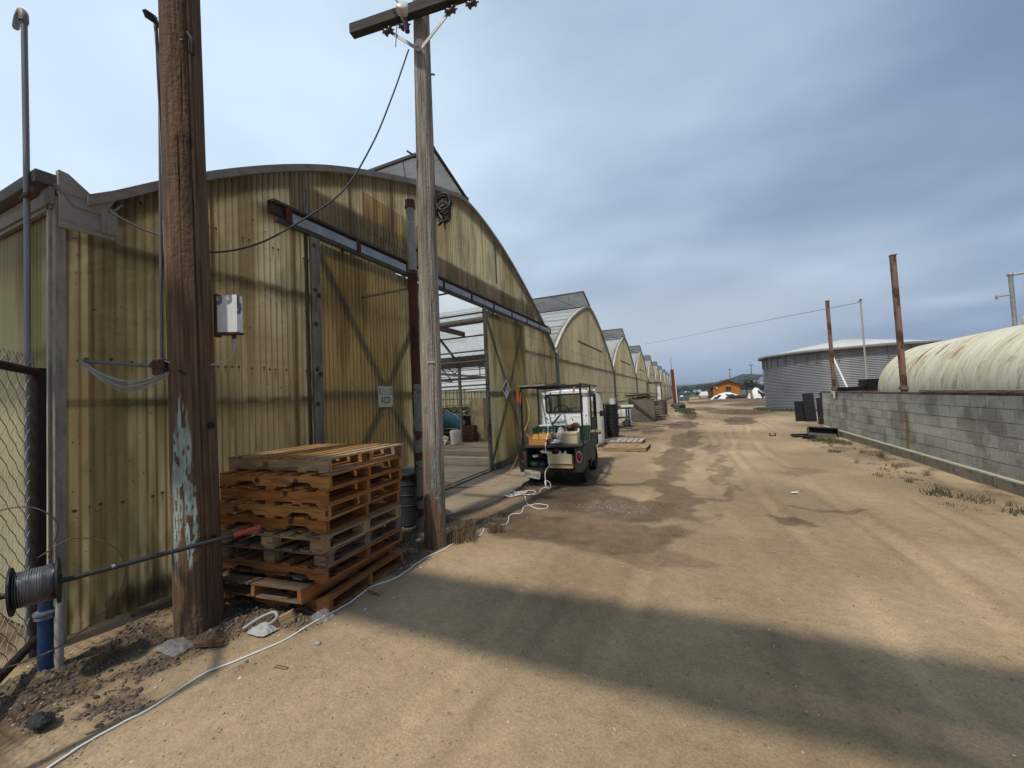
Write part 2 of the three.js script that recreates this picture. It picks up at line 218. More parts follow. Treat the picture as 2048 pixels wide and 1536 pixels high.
const facadeFn = (seed, dirt) => (u, v) => {
  const t = u * BAY, y = v * 6.4, rib = t / PITCH;
  const sheet = Math.floor(t / 1.02), sh = hash(sheet, 3, seed);
  const streak = fbm(t * 9, y * 0.5, 4, seed), fineS = vn(t * 60, y * 1.5, seed + 1), ripple = fbm(t * 3.5, y * 1.1, 4, seed + 2);
  let k = 0.975 + 0.07 * (streak - 0.5) + 0.07 * (fineS - 0.5) + 0.07 * (sh - 0.5);
  let c = mix3([k, k * 0.915, k * 0.735], [k * 0.955, k * 0.905, k * 0.785], ripple);
  const valley = Math.abs(mod(rib, 1) - 0.5) * 2;                                       // grime in the grooves, also painted darker to make up for weak rib shading
  c = mix3(c, [0.42, 0.33, 0.19], sstep(0.42, 0.05, valley) * (0.42 + 0.4 * sstep(0.35, 0.65, fbm(t * 4, y * 0.8, 3, seed + 4))) * 0.8);
  const d1 = sstep(0.44, 0.66, fbm(t * 1.2 + 3, y * 0.55, 4, seed + 5)) * dirt;             // brown algae film in runs
  c = mix3(c, [0.70, 0.60, 0.42], d1 * (0.2 + 0.5 * fineS));
  const d2 = sstep(0.52, 0.7, fbm(t * 6, y * 1.6, 4, seed + 6)); c = mix3(c, [0.46, 0.41, 0.27], d2 * 0.28 * dirt);
  const runs = sstep(0.58, 0.72, fbm(t * 16, y * 0.3 + 5, 3, seed + 14)); c = mix3(c, [0.46, 0.38, 0.24], runs * 0.35 * dirt);
  const foot = sstep(0.9, 0.15, y + 0.5 * (fbm(t * 8, y * 2, 3, seed + 7) - 0.5)); c = mix3(c, [0.28, 0.24, 0.14], foot * 0.6 * sstep(0.3, 0.6, fbm(t * 14, y * 3, 3, seed + 8)));
  const near = (1 - sstep(0.0, 1.8, t)) * dirt; c = mix3(c, [0.32, 0.28, 0.16], near * 0.36 * sstep(0.3, 0.6, fbm(t * 5, y * 0.6, 4, seed + 9)));
  for (const [py, w, a] of [[3.08, 0.06, 0.28], [1.77, 0.05, 0.35]]) c = mix3(c, [0.25, 0.215, 0.13], a * sstep(w, w * 0.3, Math.abs(y - py + 0.02 * (fbm(t * 4, 1, 2, seed + 10) - 0.5))) * sstep(0.3, 0.55, fbm(t * 7, y * 9, 3, seed + 11)));   // broken dark lines at girt heights
  for (const py of [3.55, 2.12, 0.95]) { const r = Math.round(rib); if (hash(r, py * 100 | 0, seed) > 0.42) { const q = Math.hypot((rib - r) * PITCH, (y - py - 0.02 * (hash(r, 7, seed) - 0.5))); c = mix3(c, [0.34, 0.2, 0.08], sstep(0.017, 0.008, q) * 0.9); c = mix3(c, [0.45, 0.32, 0.15], 0.5 * sstep(0.012, 0.004, Math.abs(rib - r) * PITCH) * sstep(0.22 * hash(r, 9, seed), 0, py - y) * (y < py ? 1 : 0)); } }
  const spot = vn(t * 55, y * 55, seed + 12); if (spot > 0.965) c = mix3(c, [0.2, 0.16, 0.1], 0.7);
  return c;
};
const sheetMat = (map, tint = [1.0, 0.985, 0.93], tr = 0.74) => phys({ color: lin(...tint), map, transmission: tr, thickness: 0, roughness: 0.97, ior: 1.45, specularIntensity: 0.5 });
const facade = sheetMat(tex(2048, 1024, facadeFn(201, 1), true, true));
const facadeFar = sheetMat(tex(1024, 512, facadeFn(231, 0.45), true, true));
const sideTex = tex(1024, 512, (u, v) => { const t = u * 8, y = v * 6.4; const s = fbm(t * 12, y * 0.5, 4, 261), k = 0.8 + 0.14 * (s - 0.5); return mix3([k, k * 0.965, k * 0.78], [0.55, 0.5, 0.33], 0.6 * sstep(0.5, 0.75, fbm(t * 5, y * 0.7, 4, 262))); });
const sideSheet = sheetMat(sideTex, [1, 0.98, 0.9], 0.5);
const leafTex = tex(1024, 1024, (u, v) => { const t = u * 2.5, y = v * 4, s = fbm(t * 14, y * 0.5, 4, 271), k = 0.86 + 0.16 * (s - 0.5); let c = mix3([k, k * 0.93, k * 0.72], [0.5, 0.43, 0.28], 0.55 * sstep(0.5, 0.74, fbm(t * 4, y * 0.6, 4, 272))); const spot = vn(t * 40, y * 40, 273); if (spot > 0.96) c = mix3(c, [0.25, 0.2, 0.12], 0.6); const val = Math.abs(mod(t / 0.068, 1) - 0.5) * 2; c = mix3(c, [0.4, 0.34, 0.22], 0.5 * sstep(0.25, 0, val)); return c; });
const leafYellow = sheetMat(leafTex, [1, 0.97, 0.86], 0.8), leafGrey = sheetMat(leafTex, [0.92, 0.92, 0.88], 0.8);
const roofSheet = phys({ color: lin(0.95, 0.97, 0.98), map: tex(512, 512, (u, v) => { const s = fbm(u * 24, v * 3, 4, 281, 24, 3), k = 0.95 + 0.1 * (s - 0.5); return mix3([k, k, k * 0.98], [0.7, 0.68, 0.6], 0.4 * sstep(0.55, 0.8, fbm(u * 6, v * 6, 4, 282, 6, 6))); }), transmission: 0.93, thickness: 0, roughness: 0.75, ior: 1.35, specularIntensity: 0.5 });
const sashSheet = phys({ color: lin(0.42, 0.43, 0.43), map: blotch, transmission: 0.55, thickness: 0, roughness: 0.9 });
const greyWood = wood(0.30, 0.265, 0.225, 0), darkWood = wood(0.115, 0.085, 0.065, 1), brownWood = wood(0.20, 0.135, 0.09, 0);
const galv = worn(0.46, 0.47, 0.48, 0.5, 0.55), dullSteel = worn(0.30, 0.29, 0.275, 0.6, 0.35), darkSteel = worn(0.09, 0.083, 0.075, 0.65, 0.3), paleTrim = worn(0.62, 0.58, 0.47, 0.6), fasciaMat = worn(0.42, 0.39, 0.33, 0.7), trimMat = worn(0.34, 0.31, 0.26, 0.65);
const rustySteel = std({ map: rustTex([0.42, 0.33, 0.27], [0.36, 0.2, 0.13], 0.62, 301), roughness: 0.85, bumpMap: speck, bumpScale: 0.001 });

function strip(t0, t1, dx0, dx1, dy0, dy1, n = 40) {         // solid strip following the roof profile
  const g = []; const ring = (t) => { const y = prof(t); return [[dx0, y + dy0, -t], [dx1, y + dy0, -t], [dx1, y + dy1, -t], [dx0, y + dy1, -t]]; };
  const pos = [], idx = [], uv = []; for (let i = 0; i <= n; i++) for (const p of ring(mix(t0, t1, i / n))) { pos.push(...p); uv.push(mix(t0, t1, i / n), p[0] + p[1]); }
  for (let i = 0; i < n; i++) for (let q = 0; q < 4; q++) { const a = i * 4 + q, b = i * 4 + (q + 1) % 4, c = a + 4, d = b + 4; idx.push(a, b, d, a, d, c); }
  idx.push(0, 2, 1, 0, 3, 2); const e = n * 4; idx.push(e, e + 1, e + 2, e, e + 2, e + 3);
  const b = new THREE.BufferGeometry(); b.setAttribute('position', new THREE.Float32BufferAttribute(pos, 3)); b.setAttribute('uv', new THREE.Float32BufferAttribute(uv, 2)); b.setIndex(idx); const q = b.toNonIndexed(); q.computeVertexNormals(); return q;
}
const LEN = 32.4, BAYX = 4.05;
function roofOf(h, inside) {
  const rise = { l: [0.12, 5.05], r: [6.2, 12.13] };
  for (const [t0, t1, n] of [[0.12, 1.75, 8], [1.75, 3.4, 8], [3.4, 5.05, 6], [6.2, 8.2, 8], [8.2, 10.2, 8], [10.2, 12.13, 8]])
    for (let b = 0; b < 8; b += inside ? 1 : 4) { const w = inside ? BAYX : BAYX * 4, x0 = 0.03 - b * BAYX; part(h, 'roof_panel', grid(n, 1, (s, r) => { const t = mix(t0, t1, s); return [x0 - r * (w - 0.012), prof(t) + (t0 === 1.75 || t0 === 8.2 ? 0.012 : 0), -t]; }, (s, r) => [r * w / 4, mix(t0, t1, s) / 4]), roofSheet); }
  // ridge vent sash, propped open
  const hy = prof(6.2) + 0.04, ty = hy + 0.46, tt = 4.9, a = Math.atan2(ty - hy, 6.2 - tt), L = Math.hypot(ty - hy, 6.2 - tt);
  const sash = part(h, 'vent_sash', grid(1, 1, (s, r) => [0.05 - r * LEN, mix(hy, ty, s), -mix(6.2, tt, s)], (s, r) => [r * 8, s]), sashSheet);
  const fr = []; for (let b = 0; b <= 8; b++) fr.push(beam([0.05 - b * BAYX, hy, -6.2], [0.05 - b * BAYX, ty, -tt], 0.05, 0.045));
  part(sash, 'sash_frame', [beam([0.08, ty, -tt], [-LEN, ty, -tt], 0.05, 0.06), beam([0.08, hy + 0.02, -6.16], [-LEN, hy + 0.02, -6.16], 0.06, 0.06), ...fr], darkSteel);
  for (let b = 0; b < 8; b += inside ? 1 : 1) { const x = -0.3 - b * BAYX; part(sash, 'prop_arm', bar([x, prof(5.05) + 0.02, -5.05], [x - 1.3, ty - 0.02, -tt], 0.014, 5), darkSteel); part(sash, 'prop_rod', bar([x - 0.4, prof(5.05) + 0.02, -5.05], [x - 0.4, ty - 0.02, -tt], 0.009, 5), darkSteel); }
  for (let b = 0; b <= 8; b += inside ? 1 : 8) part(h, 'arch_rib', strip(0.1, 12.15, -0.10 - b * BAYX, -0.15 - b * BAYX, -0.13, -0.03, 36), darkSteel);
  for (const t of inside ? [1.1, 1.75, 2.6, 3.4, 4.25, 5.05, 6.2, 7.2, 8.2, 9.2, 10.2, 11.2] : [5.05, 6.2]) part(h, 'roof_purlin', box(LEN, t === 5.05 || t === 6.2 ? 0.09 : 0.05, 0.05, -LEN / 2, prof(t) - 0.06, -t), darkSteel);
  part(h, 'valley_gutter', gutterGeo(LEN + 0.1).translate(0.06, 3.3, 0), dullSteel);
  part(h, 'arch_trim', [strip(-0.02, 6.2, -0.03, 0.075, -0.055, 0.035, 40), strip(6.2, 12.27, -0.03, 0.06, -0.04, 0.03, 40)], inside === 1 ? trimMat : paleTrim);
}
function gutterGeo(len) { const p = [[-0.2, 0.14], [-0.19, 0.15], [-0.09, 0.012], [0.09, 0.012], [0.19, 0.15], [0.2, 0.14], [0.1, -0.01], [-0.1, -0.01]]; const g = extrude(p, len); return g.rotateY(-Math.PI / 2); }
function interior(h, z, nPosts) {
  for (let b = 1; b <= 8; b++) { const x = -b * BAYX + 0.0; part(h, 'post', [box(0.10, 3.3, 0.10, x, 1.65, 0), box(0.4, 0.05, 0.05, x, 3.12, 0, 0, 0, 0.6), box(0.4, 0.05, 0.05, x - 0.02, 3.12, 0.0, 0, 0, -0.6)], dullSteel); }
  part(h, 'valley_beam', box(LEN - 0.6, 0.26, 0.16, -LEN / 2 - 0.2, 3.14, 0.0), darkWood);
  for (let b = 1; b <= 8; b++) part(h, 'tie_bar', [box(0.07, 0.13, BAY - 0.2, -b * BAYX, 3.22, -BAY / 2)], dullSteel);
  for (let b = 1; b <= 8; b++) for (const t of [2.6, 9.2]) part(h, 'truss_strut', [beam([-b * BAYX, 3.28, -t], [-b * BAYX, prof(t) - 0.1, -t], 0.05, 0.05), beam([-b * BAYX, 3.28, -6.1], [-b * BAYX, prof(t) - 0.12, -t], 0.05, 0.05)], darkSteel);
  for (let b = 0; b < 8; b++) part(h, 'shade_roll', bar([-b * BAYX - 0.1, prof(10.2) - 0.3, -10.2], [-b * BAYX - 3.9, prof(10.2) - 0.32, -10.2], 0.11, 8), b % 2 ? dullSteel : greyWood);
  for (const [t, y] of [[1.6, 3.05], [4.4, 3.0], [8.0, 3.02], [10.6, 3.05]]) part(h, 'heating_pipe', bar([-0.4, y, -t], [-LEN, y, -t], 0.025, 6), dullSteel);
}
const sheets = [0, 0.92, 1.84, 2.77, 3.7, 4.65, 5.6, 6.55, 7.5, 8.45, 9.4, 10.35, 11.3, 12.25];
function farWall(h) { for (let i = 1; i < 10; i++) part(h, 'end_stud', box(0.08, prof(i * 1.225) - 0.1, 0.06, -LEN + 0.08, prof(i * 1.225) / 2 - 0.03, -i * 1.225), darkSteel); for (const y of [1.0, 2.1, 3.2]) part(h, 'end_girt', box(0.06, 0.1, BAY - 0.2, -LEN + 0.1, y, -BAY / 2), darkSteel); part(h, 'end_wall', grid(24, 1, (s, r) => { const t = s * BAY; return [-LEN, 0.02 + r * (prof(t) - 0.04), -t]; }), sideSheet); }
// --- the near bay with the sliding door
const house = thing('greenhouse', 'corrugated yellow fibreglass greenhouse bay with a half open sliding door', 'greenhouse', [FX, 0, Z0], 0, 'arched greenhouse bays along the road');
for (let i = 0; i < sheets.length - 1; i++) { const a = sheets[i], b = sheets[i + 1], door = a >= 3.69 && b <= 7.51; part(house, 'wall_panel', corrugated(a - (i ? 0.02 : 0.15), b + 0.02, t => door ? 3.86 : 0.015 + 0.02 * vn(t * 3, 1, 7), t => prof(clamp(t, 0, BAY)) - 0.01, i % 2 ? 0.004 : 0), facade); }
// patch sheets screwed over the gable above the rail
part(house, 'patch_panel', corrugated(3.0, 4.9, t => 4.42 - 0.03 * t, t => 4.98 - 0.02 * t, 0.016), facade); part(house, 'patch_panel', corrugated(9.0, 10.2, () => 4.32, () => 4.62, 0.016), facade);
roofOf(house, 1); interior(house, 0); farWall(house);
for (const [y, t0, t1, hgt] of [[0.18, 0.2, 3.7, 0.14], [0.18, 7.5, 12.1, 0.14], [1.77, 0.2, 3.7, 0.1], [1.77, 7.5, 12.1, 0.1], [3.08, 0.2, 3.7, 0.1], [3.08, 7.5, 12.1, 0.1], [3.12, 3.7, 6.0, 0.1]]) part(house, 'girt', box(0.05, hgt, t1 - t0, -0.072, y, -(t0 + t1) / 2), brownWood);
part(house, 'header_board', [box(0.035, 0.5, 8.6, -0.05, 4.30, -6.1), box(0.05, 0.16, 9.6, -0.08, 3.98, -6.2)], brownWood);
part(house, 'end_arch', strip(0.15, 12.1, -0.02, -0.07, -0.24, -0.05, 44), darkWood);
for (const t of [1.84, 3.66, 7.55, 9.4, 11.0]) part(house, 'stud', box(0.05, prof(t) - 0.3, 0.07, -0.105, (prof(t) - 0.3) / 2, -t), darkWood);
for (const t of [2.0, 4.82, 7.6]) part(house, 'batten', box(0.012, (t === 2.0 ? 4.55 : 1.1), 0.05, 0.018, t === 2.0 ? 2.35 : t === 4.82 ? 5.15 : 5.2, -t), greyWood);
// corner post, end of the side gutter, side wall
part(house, 'corner_post', box(0.06, 3.36, 0.055, 0.0, 1.68, 0.158), fasciaMat);
part(house, 'gutter_end', [extrude([[-0.205, 0.02], [-0.205, 0.205], [-0.15, 0.195], [0.0, 0.07], [0.07, 0.08], [0.13, 0.14], [0.14, 0.13], [0.08, 0.02]], 0.05).rotateY(-Math.PI / 2).rotateY(Math.PI).translate(0.0, 3.36, -0.03), box(0.014, 0.26, 0.32, 0.052, 3.25, 0.015), box(0.012, 0.2, 0.1, 0.064, 3.26, -0.11)], fasciaMat);
for (let i = 0; i < 8; i++) { const g = corrugated(i * 1.0, i * 1.0 + 1.03, () => 0.0, () => 3.28, 0, 0.0085).rotateY(Math.PI / 2).translate(-0.06, 0, 0.15 + (i % 2) * 0.004); const uv = g.attributes.uv; part(house, 'side_panel', g, sideSheet); }
part(house, 'side_panel', grid(60, 1, (s, r) => [-8.16 - s * 24, r * 3.28, 0.15]), sideSheet);
for (const y of [0.15, 1.2, 2.2, 3.0]) part(house, 'side_girt', box(LEN - 0.3, 0.09, 0.05, -LEN / 2, y, 0.105), greyWood);
part(house, 'side_fascia', [box(LEN, 0.13, 0.03, -LEN / 2 + 0.02, 3.36, 0.2), box(LEN, 0.05, 0.03, -LEN / 2, 3.29, 0.185)], trimMat); part(house, 'side_gutter', box(LEN, 0.09, 0.12, -LEN / 2 + 0.02, 3.48, 0.225), worn(0.16, 0.15, 0.135, 0.7));
part(house, 'corner_channel', [box(0.03, 3.3, 0.03, -0.06, 1.65, 0.185)], paleTrim);
// overhead rail with its covers and brackets
const rail = part(house, 'door_rail', [box(0.05, 0.13, 9.86, 0.06, 4.0, -6.42), box(0.11, 0.03, 9.86, 0.085, 4.062, -6.42)], darkWood);
for (let i = 0; i < 9; i++) { const t = 1.72 + i * 1.085; part(rail, 'track_cover', box(0.035, 0.115, 1.0, 0.135, 3.93, -t - 0.5), galv); }
for (let i = 0; i <= 9; i++) part(rail, 'bracket', [box(0.05, 0.17, 0.06, 0.135, 3.925, -1.68 - i * 1.085), box(0.09, 0.03, 0.06, 0.11, 4.02, -1.68 - i * 1.085)], rustySteel);
part(rail, 'track', box(0.05, 0.05, 9.8, 0.125, 3.845, -6.42), darkSteel);
// two leaves: sheet in front, frame and cross braces behind it, hung from the track
function leaf(t0, w, mat, stileMat) {
  const d = part(house, 'sliding_door', [box(0.03, 0.13, w - 0.04, 0.098, 3.70, -(t0 + w / 2)), box(0.03, 0.12, w - 0.04, 0.098, 0.12, -(t0 + w / 2)), box(0.03, 0.13, w - 0.04, 0.098, 1.80, -(t0 + w / 2))], greyWood);
  const n = 2; for (let i = 0; i < n; i++) { const a = t0 + 0.07 + (w - 0.07) * i / n, b = t0 + 0.07 + (w - 0.07) * (i + 1) / n; const g = corrugated(a, b + 0.015, () => 0.04, () => 3.77, 0.127 + i * 0.004, 0.0085); const uv = g.attributes.uv, p = g.attributes.position; for (let k = 0; k < uv.count; k++) uv.setXY(k, (-p.getZ(k) - t0) / 2.5, p.getY(k) / 4); part(d, 'sheet', g, mat); }
  part(d, 'stile', box(0.04, 3.78, 0.13, 0.132, 1.92, -(t0 + 0.05), 0, 0, 0, 0.3), stileMat); part(d, 'stile', box(0.03, 3.74, 0.11, 0.098, 1.91, -(t0 + w - 0.06), 0, 0, 0, 0.7), greyWood);
  for (const [ya, yb, za, zb] of [[3.64, 1.86, t0 + 0.12, t0 + w / 2], [3.64, 1.86, t0 + w - 0.12, t0 + w / 2], [0.18, 1.74, t0 + 0.12, t0 + w / 2], [0.18, 1.74, t0 + w - 0.12, t0 + w / 2]]) part(d, 'brace', beam([0.108, ya, -za], [0.108, yb, -zb], 0.022, 0.11), darkWood);
  for (const f of [0.2, 0.8]) part(d, 'hanger', [box(0.012, 0.2, 0.05, 0.118, 3.78, -(t0 + w * f)), cyl(0.035, 0.035, 0.02, 0.125, 3.86, -(t0 + w * f), 0, 0, Math.PI / 2, 14)], rustySteel);
  return d;
}
leaf(1.98, 2.56, leafYellow, greyWood); const leaf2 = leaf(6.58, 2.44, leafGrey, greyWood);
part(leaf2, 'worn_patch', box(0.012, 0.42, 0.05, 0.158, 1.0, -6.60), rustySteel);
structure('door_track', [box(0.07, 0.02, 5.6, FX + 0.12, 0.03, -8.0)], darkSteel);
// --- the other bays
const rest = thing('greenhouse', 'second corrugated greenhouse bay, standing behind the white-cab truck', 'greenhouse', [FX, 0, Z0 - BAY], 0, 'arched greenhouse bays along the road');
for (let i = 0; i < sheets.length - 1; i++) part(rest, 'wall_panel', corrugated(sheets[i] - (i ? 0.02 : 0), sheets[i + 1] + 0.02, () => 0.015, t => prof(clamp(t, 0, BAY)) - 0.01, i % 2 ? 0.004 : 0, 0.0085, 5), facadeFar);
for (const y of [0.25, 1.15, 3.05]) part(rest, 'girt', box(0.05, 0.11, BAY - 0.3, -0.05, y, -BAY / 2), darkWood);
part(rest, 'header_board', box(0.05, 0.07, 5.4, 0.02, 4.1, -6.2), greyWood); part(rest, 'end_arch', strip(0.15, 12.1, -0.02, -0.07, -0.22, -0.05, 44), darkWood);
part(rest, 'downpipe', [cyl(0.04, 0.04, 3.2, 0.09, 1.62, 0.05), cyl(0.045, 0.045, 3.2, 0.09, 1.62, -0.07)], dullSteel); part(rest, 'gutter_stub', [box(0.16, 0.1, 0.34, 0.08, 3.3, -0.02)], paleTrim);
part(rest, 'pipe_elbow', rope([[0.14, 1.55, 0.05], [0.2, 1.6, -0.02], [0.2, 1.6, -0.25], [0.2, 1.5, -0.3]], 0.035, 20), paleTrim);
const third = rest.clone();
roofOf(rest, 2); interior(rest, 0); farWall(rest); roofOf(third, 0); farWall(third);
const bayLabels = ['third greenhouse bay, rising behind the black nursery pot stacks', 'fourth greenhouse bay, rising behind the grey slatted bin'];
for (let n = 2; n <= 9; n++) { const h = n === 2 ? third : third.clone(); h.name = numbered('greenhouse'); h.position.set(FX, 0, Z0 - BAY * n); h.rotation.y = 0; scene.add(h); h.userData = { label: bayLabels[n - 2] ?? 'far greenhouse bay in the receding row of arched gables', category: 'greenhouse', group: 'arched greenhouse bays along the road' }; }

// signs on the doors
{
  const W = 270, Hh = 290, c = document.createElement('canvas'); c.width = W * 2; c.height = Hh * 2; const x = c.getContext('2d'); x.scale(2, 2);
  x.fillStyle = '#b9b5a4'; x.fillRect(0, 0, W, Hh); x.strokeStyle = '#d8d2c0'; x.lineWidth = 7; x.strokeRect(5, 5, W - 10, Hh - 10);
  x.fillStyle = '#15100e'; x.fillRect(16, 28, W - 30, 86); x.fillStyle = '#a6a48d'; x.beginPath(); x.roundRect(32, 36, W - 60, 70, 35); x.fill(); x.strokeStyle = '#cfc9b6'; x.lineWidth = 6; x.stroke();
  x.fillStyle = '#141210'; x.font = 'bold 112px sans-serif'; x.textAlign = 'center'; x.save(); x.translate(W / 2 + 6, 238); x.scale(0.72, 1.15); x.fillText('ACID', 0, 0); x.restore();
  x.fillStyle = '#1a120c'; for (const [a, b] of [[12, 14], [W - 12, 14], [12, Hh - 12], [W - 12, Hh - 12]]) { x.beginPath(); x.arc(a, b, 4, 0, 7); x.fill(); }
  const t = new THREE.CanvasTexture(c); t.colorSpace = THREE.SRGBColorSpace;
  const s = thing('warning_sign', 'small square sign reading ACID on the yellow door leaf', 'sign', [FX + 0.155, 1.62, -4.70], 0);
  part(s, 'face', new THREE.PlaneGeometry(0.30, 0.31).rotateY(Math.PI / 2).translate(0.0072, 0.155, 0), std({ map: t, roughness: 0.5 })); part(s, 'plate', box(0.012, 0.305, 0.295, 0, 0.155, 0), plain(0.5, 0.48, 0.42));
}
{
  const c = document.createElement('canvas'); c.width = c.height = 512; const x = c.getContext('2d'); x.fillStyle = '#e4e1dc'; x.fillRect(0, 0, 512, 512);
  const dia = (cx, cy, r, f) => { x.fillStyle = f; x.beginPath(); x.moveTo(cx, cy - r); x.lineTo(cx + r, cy); x.lineTo(cx, cy + r); x.lineTo(cx - r, cy); x.fill(); };
  dia(256, 140, 108, '#5d1518'); dia(140, 256, 108, '#16244f'); dia(372, 256, 108, '#c98a3a'); dia(256, 372, 108, '#d9d9d6');
  x.fillStyle = '#17110c'; x.beginPath(); x.ellipse(372, 256, 30, 52, 0, 0, 7); x.fill(); x.fillStyle = '#c98a3a'; x.beginPath(); x.ellipse(372, 256, 16, 30, 0, 0, 7); x.fill();
  x.fillStyle = '#3d4152'; x.font = 'bold 70px sans-serif'; x.textAlign = 'center'; x.fillText('OX', 256, 396); x.fillStyle = '#7a7f92'; x.beginPath(); x.arc(140, 256, 8, 0, 7); x.fill();
  const t = new THREE.CanvasTexture(c); t.colorSpace = THREE.SRGBColorSpace;
  const s = thing('hazard_sign', 'four-colour hazard diamond sign on the grey door leaf', 'sign', [FX + 0.155, 1.66, -9.08], 0);
  const q = 0.24, g = new THREE.BufferGeometry(); g.setAttribute('position', new THREE.Float32BufferAttribute([0.0065, 0.25 - q, 0, 0.0065, 0.25, -q, 0.0065, 0.25 + q, 0, 0.0065, 0.25, q], 3)); g.setAttribute('uv', new THREE.Float32BufferAttribute([0.5, 0, 1, 0.5, 0.5, 1, 0, 0.5], 2)); g.setIndex([0, 1, 2, 0, 2, 3]); g.computeVertexNormals();
  part(s, 'face', g, std({ map: t, roughness: 0.45 })); part(s, 'plate', extrude([[0, -q - 0.01], [q + 0.01, 0], [0, q + 0.01], [-q - 0.01, 0]], 0.012).rotateY(Math.PI / 2).translate(-0.006, 0.25, 0), plain(0.6, 0.6, 0.58));
}
// ---------------------------------------------------------------- utility poles
function poleGeo(r0, r1, h, seed, lean, cracks) {
  return grid(150, 90, (s, t) => {
    const th = s * 2 * Math.PI, y = t * h; let r = mix(r0, r1, t);
    const c0 = Math.cos(th), s0 = Math.sin(th);
    r += 0.007 * (fbm(s0 * 1.5 + 3, c0 * 1.5 + y * 0.35, 3, seed) - 0.5) * 2 + 0.005 * (vn(th * 22 / 6.2832 * 3, y * 0.9, seed + 3, 66, 900) - 0.5) + 0.003 * (vn(th * 44, y * 3, seed + 4) - 0.5) * Math.sin(th / 2);
    for (const [ca, w, y0, y1, dp] of cracks) { const a = ca + 0.05 * (fbm(y * 1.1, 2, 3, seed + 6) - 0.5) * 2, d = Math.atan2(Math.sin(th - a), Math.cos(th - a)), k = sstep(y0, y0 + 0.4, y) * sstep(y1, y1 - 0.4, y); r -= dp * k * sstep(w, 0, Math.abs(d)); }
    return [r * s0 + lean[0] * t, y - 0.06, r * c0 + lean[1] * t];
  }, (s, t) => [s, t]);
}
function poleMap(h, seed, light, dark, paint) {
  return tex(512, 2048, (u, v) => {
    const y = v * h, g = 0.5 * vn(u * 90, y * 2.2, seed, 90, 4000) + 0.3 * vn(u * 45, y * 6, seed + 1, 45, 4000) + 0.35 * fbm(u * 8, y * 1.3, 4, seed + 2, 8, 4000);
    let c = mix3(dark, light, clamp(g * 1.15 - 0.12)); const sp = fbm(u * 5, y * 0.5, 3, seed + 3, 5, 4000); c = c.map(q => q * (0.82 + 0.36 * sp));
    const kn = vn(u * 9, y * 3.1, seed + 5, 9, 4000); if (kn > 0.94) c = mix3(c, dark.map(q => q * 0.45), (kn - 0.94) * 14);
    const cr = vn(u * 140, y * 1.1, seed + 6, 140, 4000); if (cr > 0.9) c = mix3(c, dark.map(q => q * 0.4), 0.6);
    return paint ? paint(u, y, c) : c;
  }, true, true);
}
const patchPaint = (list, col, seed) => (u, y, c) => { let m = 0; for (const [pu, py, a, b] of list) m = Math.max(m, 1 - sstep(0.75, 1.05, Math.hypot((u - pu) / a, (y - py) / b) + 0.7 * (fbm(u * 24, y * 5, 4, seed) - 0.5))); const flake = sstep(0.38, 0.46, 0.6 * vn(u * 110, y * 9, seed + 1) + 0.4 * vn(u * 50, y * 22, seed + 2)); return mix3(c, col.map(q => q * (0.85 + 0.3 * vn(u * 60, y * 14, seed + 3))), m * flake); };
const cam1 = 62.6 / 360;
const poleBump = grey(512, 1024, (u, v) => 0.6 * vn(u * 90, v * 30, 405, 90, 30) + 0.4 * vn(u * 40, v * 90, 406, 40, 90));
const bumpTall = (n) => tiled(poleBump, 1, n);
const pole1Mat = std({ map: poleMap(9, 411, [0.50, 0.40, 0.305], [0.24, 0.18, 0.13], patchPaint([[cam1 - 0.07, 1.48, 0.06, 0.36], [cam1 - 0.12, 1.2, 0.05, 0.5], [cam1 - 0.035, 0.98, 0.045, 0.42], [cam1 - 0.15, 0.8, 0.03, 0.4]], [0.56, 0.62, 0.585], 421)), bumpMap: bumpTall(8), bumpScale: 0.006, roughness: 0.95 });
const pole2Mat = std({ map: poleMap(8, 431, [0.72, 0.685, 0.64], [0.37, 0.335, 0.30], (u, y, c) => { const b = sstep(1.5, 0.5, y + 0.8 * (fbm(u * 9, y * 2, 3, 441) - 0.5)); c = mix3(c, [c[0] * 0.78, c[1] * 0.66, c[2] * 0.56], b * 0.9); return patchPaint([[0.12, 0.85, 0.07, 0.3], [0.2, 0.6, 0.04, 0.25], [0.16, 1.35, 0.03, 0.18]], [0.45, 0.52, 0.48], 443)(u, y, c); }), bumpMap: bumpTall(8), bumpScale: 0.005, roughness: 0.95 });
const blackMetal = plain(0.025, 0.024, 0.024, 0.55, 0.2), porcelain = std({ color: lin(0.62, 0.60, 0.54), roughness: 0.3 }), brownGlaze = std({ color: lin(0.07, 0.05, 0.045), roughness: 0.25 }), wireGrey = plain(0.38, 0.38, 0.38, 0.6), wireBlack = plain(0.02, 0.02, 0.022, 0.6);
const pole1 = thing('utility_pole', 'thick brown wooden utility pole with peeling pale green paint', 'utility pole', [-3.62, 0, -1.88]);
part(pole1, 'shaft', poleGeo(0.158, 0.118, 9, 401, [-0.05, 0.12], [[62.6 / 57.3 + 0.32, 0.035, 0, 6.8, 0.03], [62.6 / 57.3 - 0.25, 0.025, 1.6, 4.2, 0.012], [62.6 / 57.3 + 0.55, 0.025, 2.2, 9, 0.014], [62.6 / 57.3 - 0.02, 0.02, 3.6, 6, 0.02]]), pole1Mat);
for (const [dx, dy, dz] of [[0.13, 1.55, -0.03], [0.135, 0.66, -0.02]]) part(pole1, 'drilled_hole', cyl(0.028, 0.028, 0.03, dx, dy, dz, 0, 0.4, Math.PI / 2, 16), plain(0.012, 0.01, 0.008));
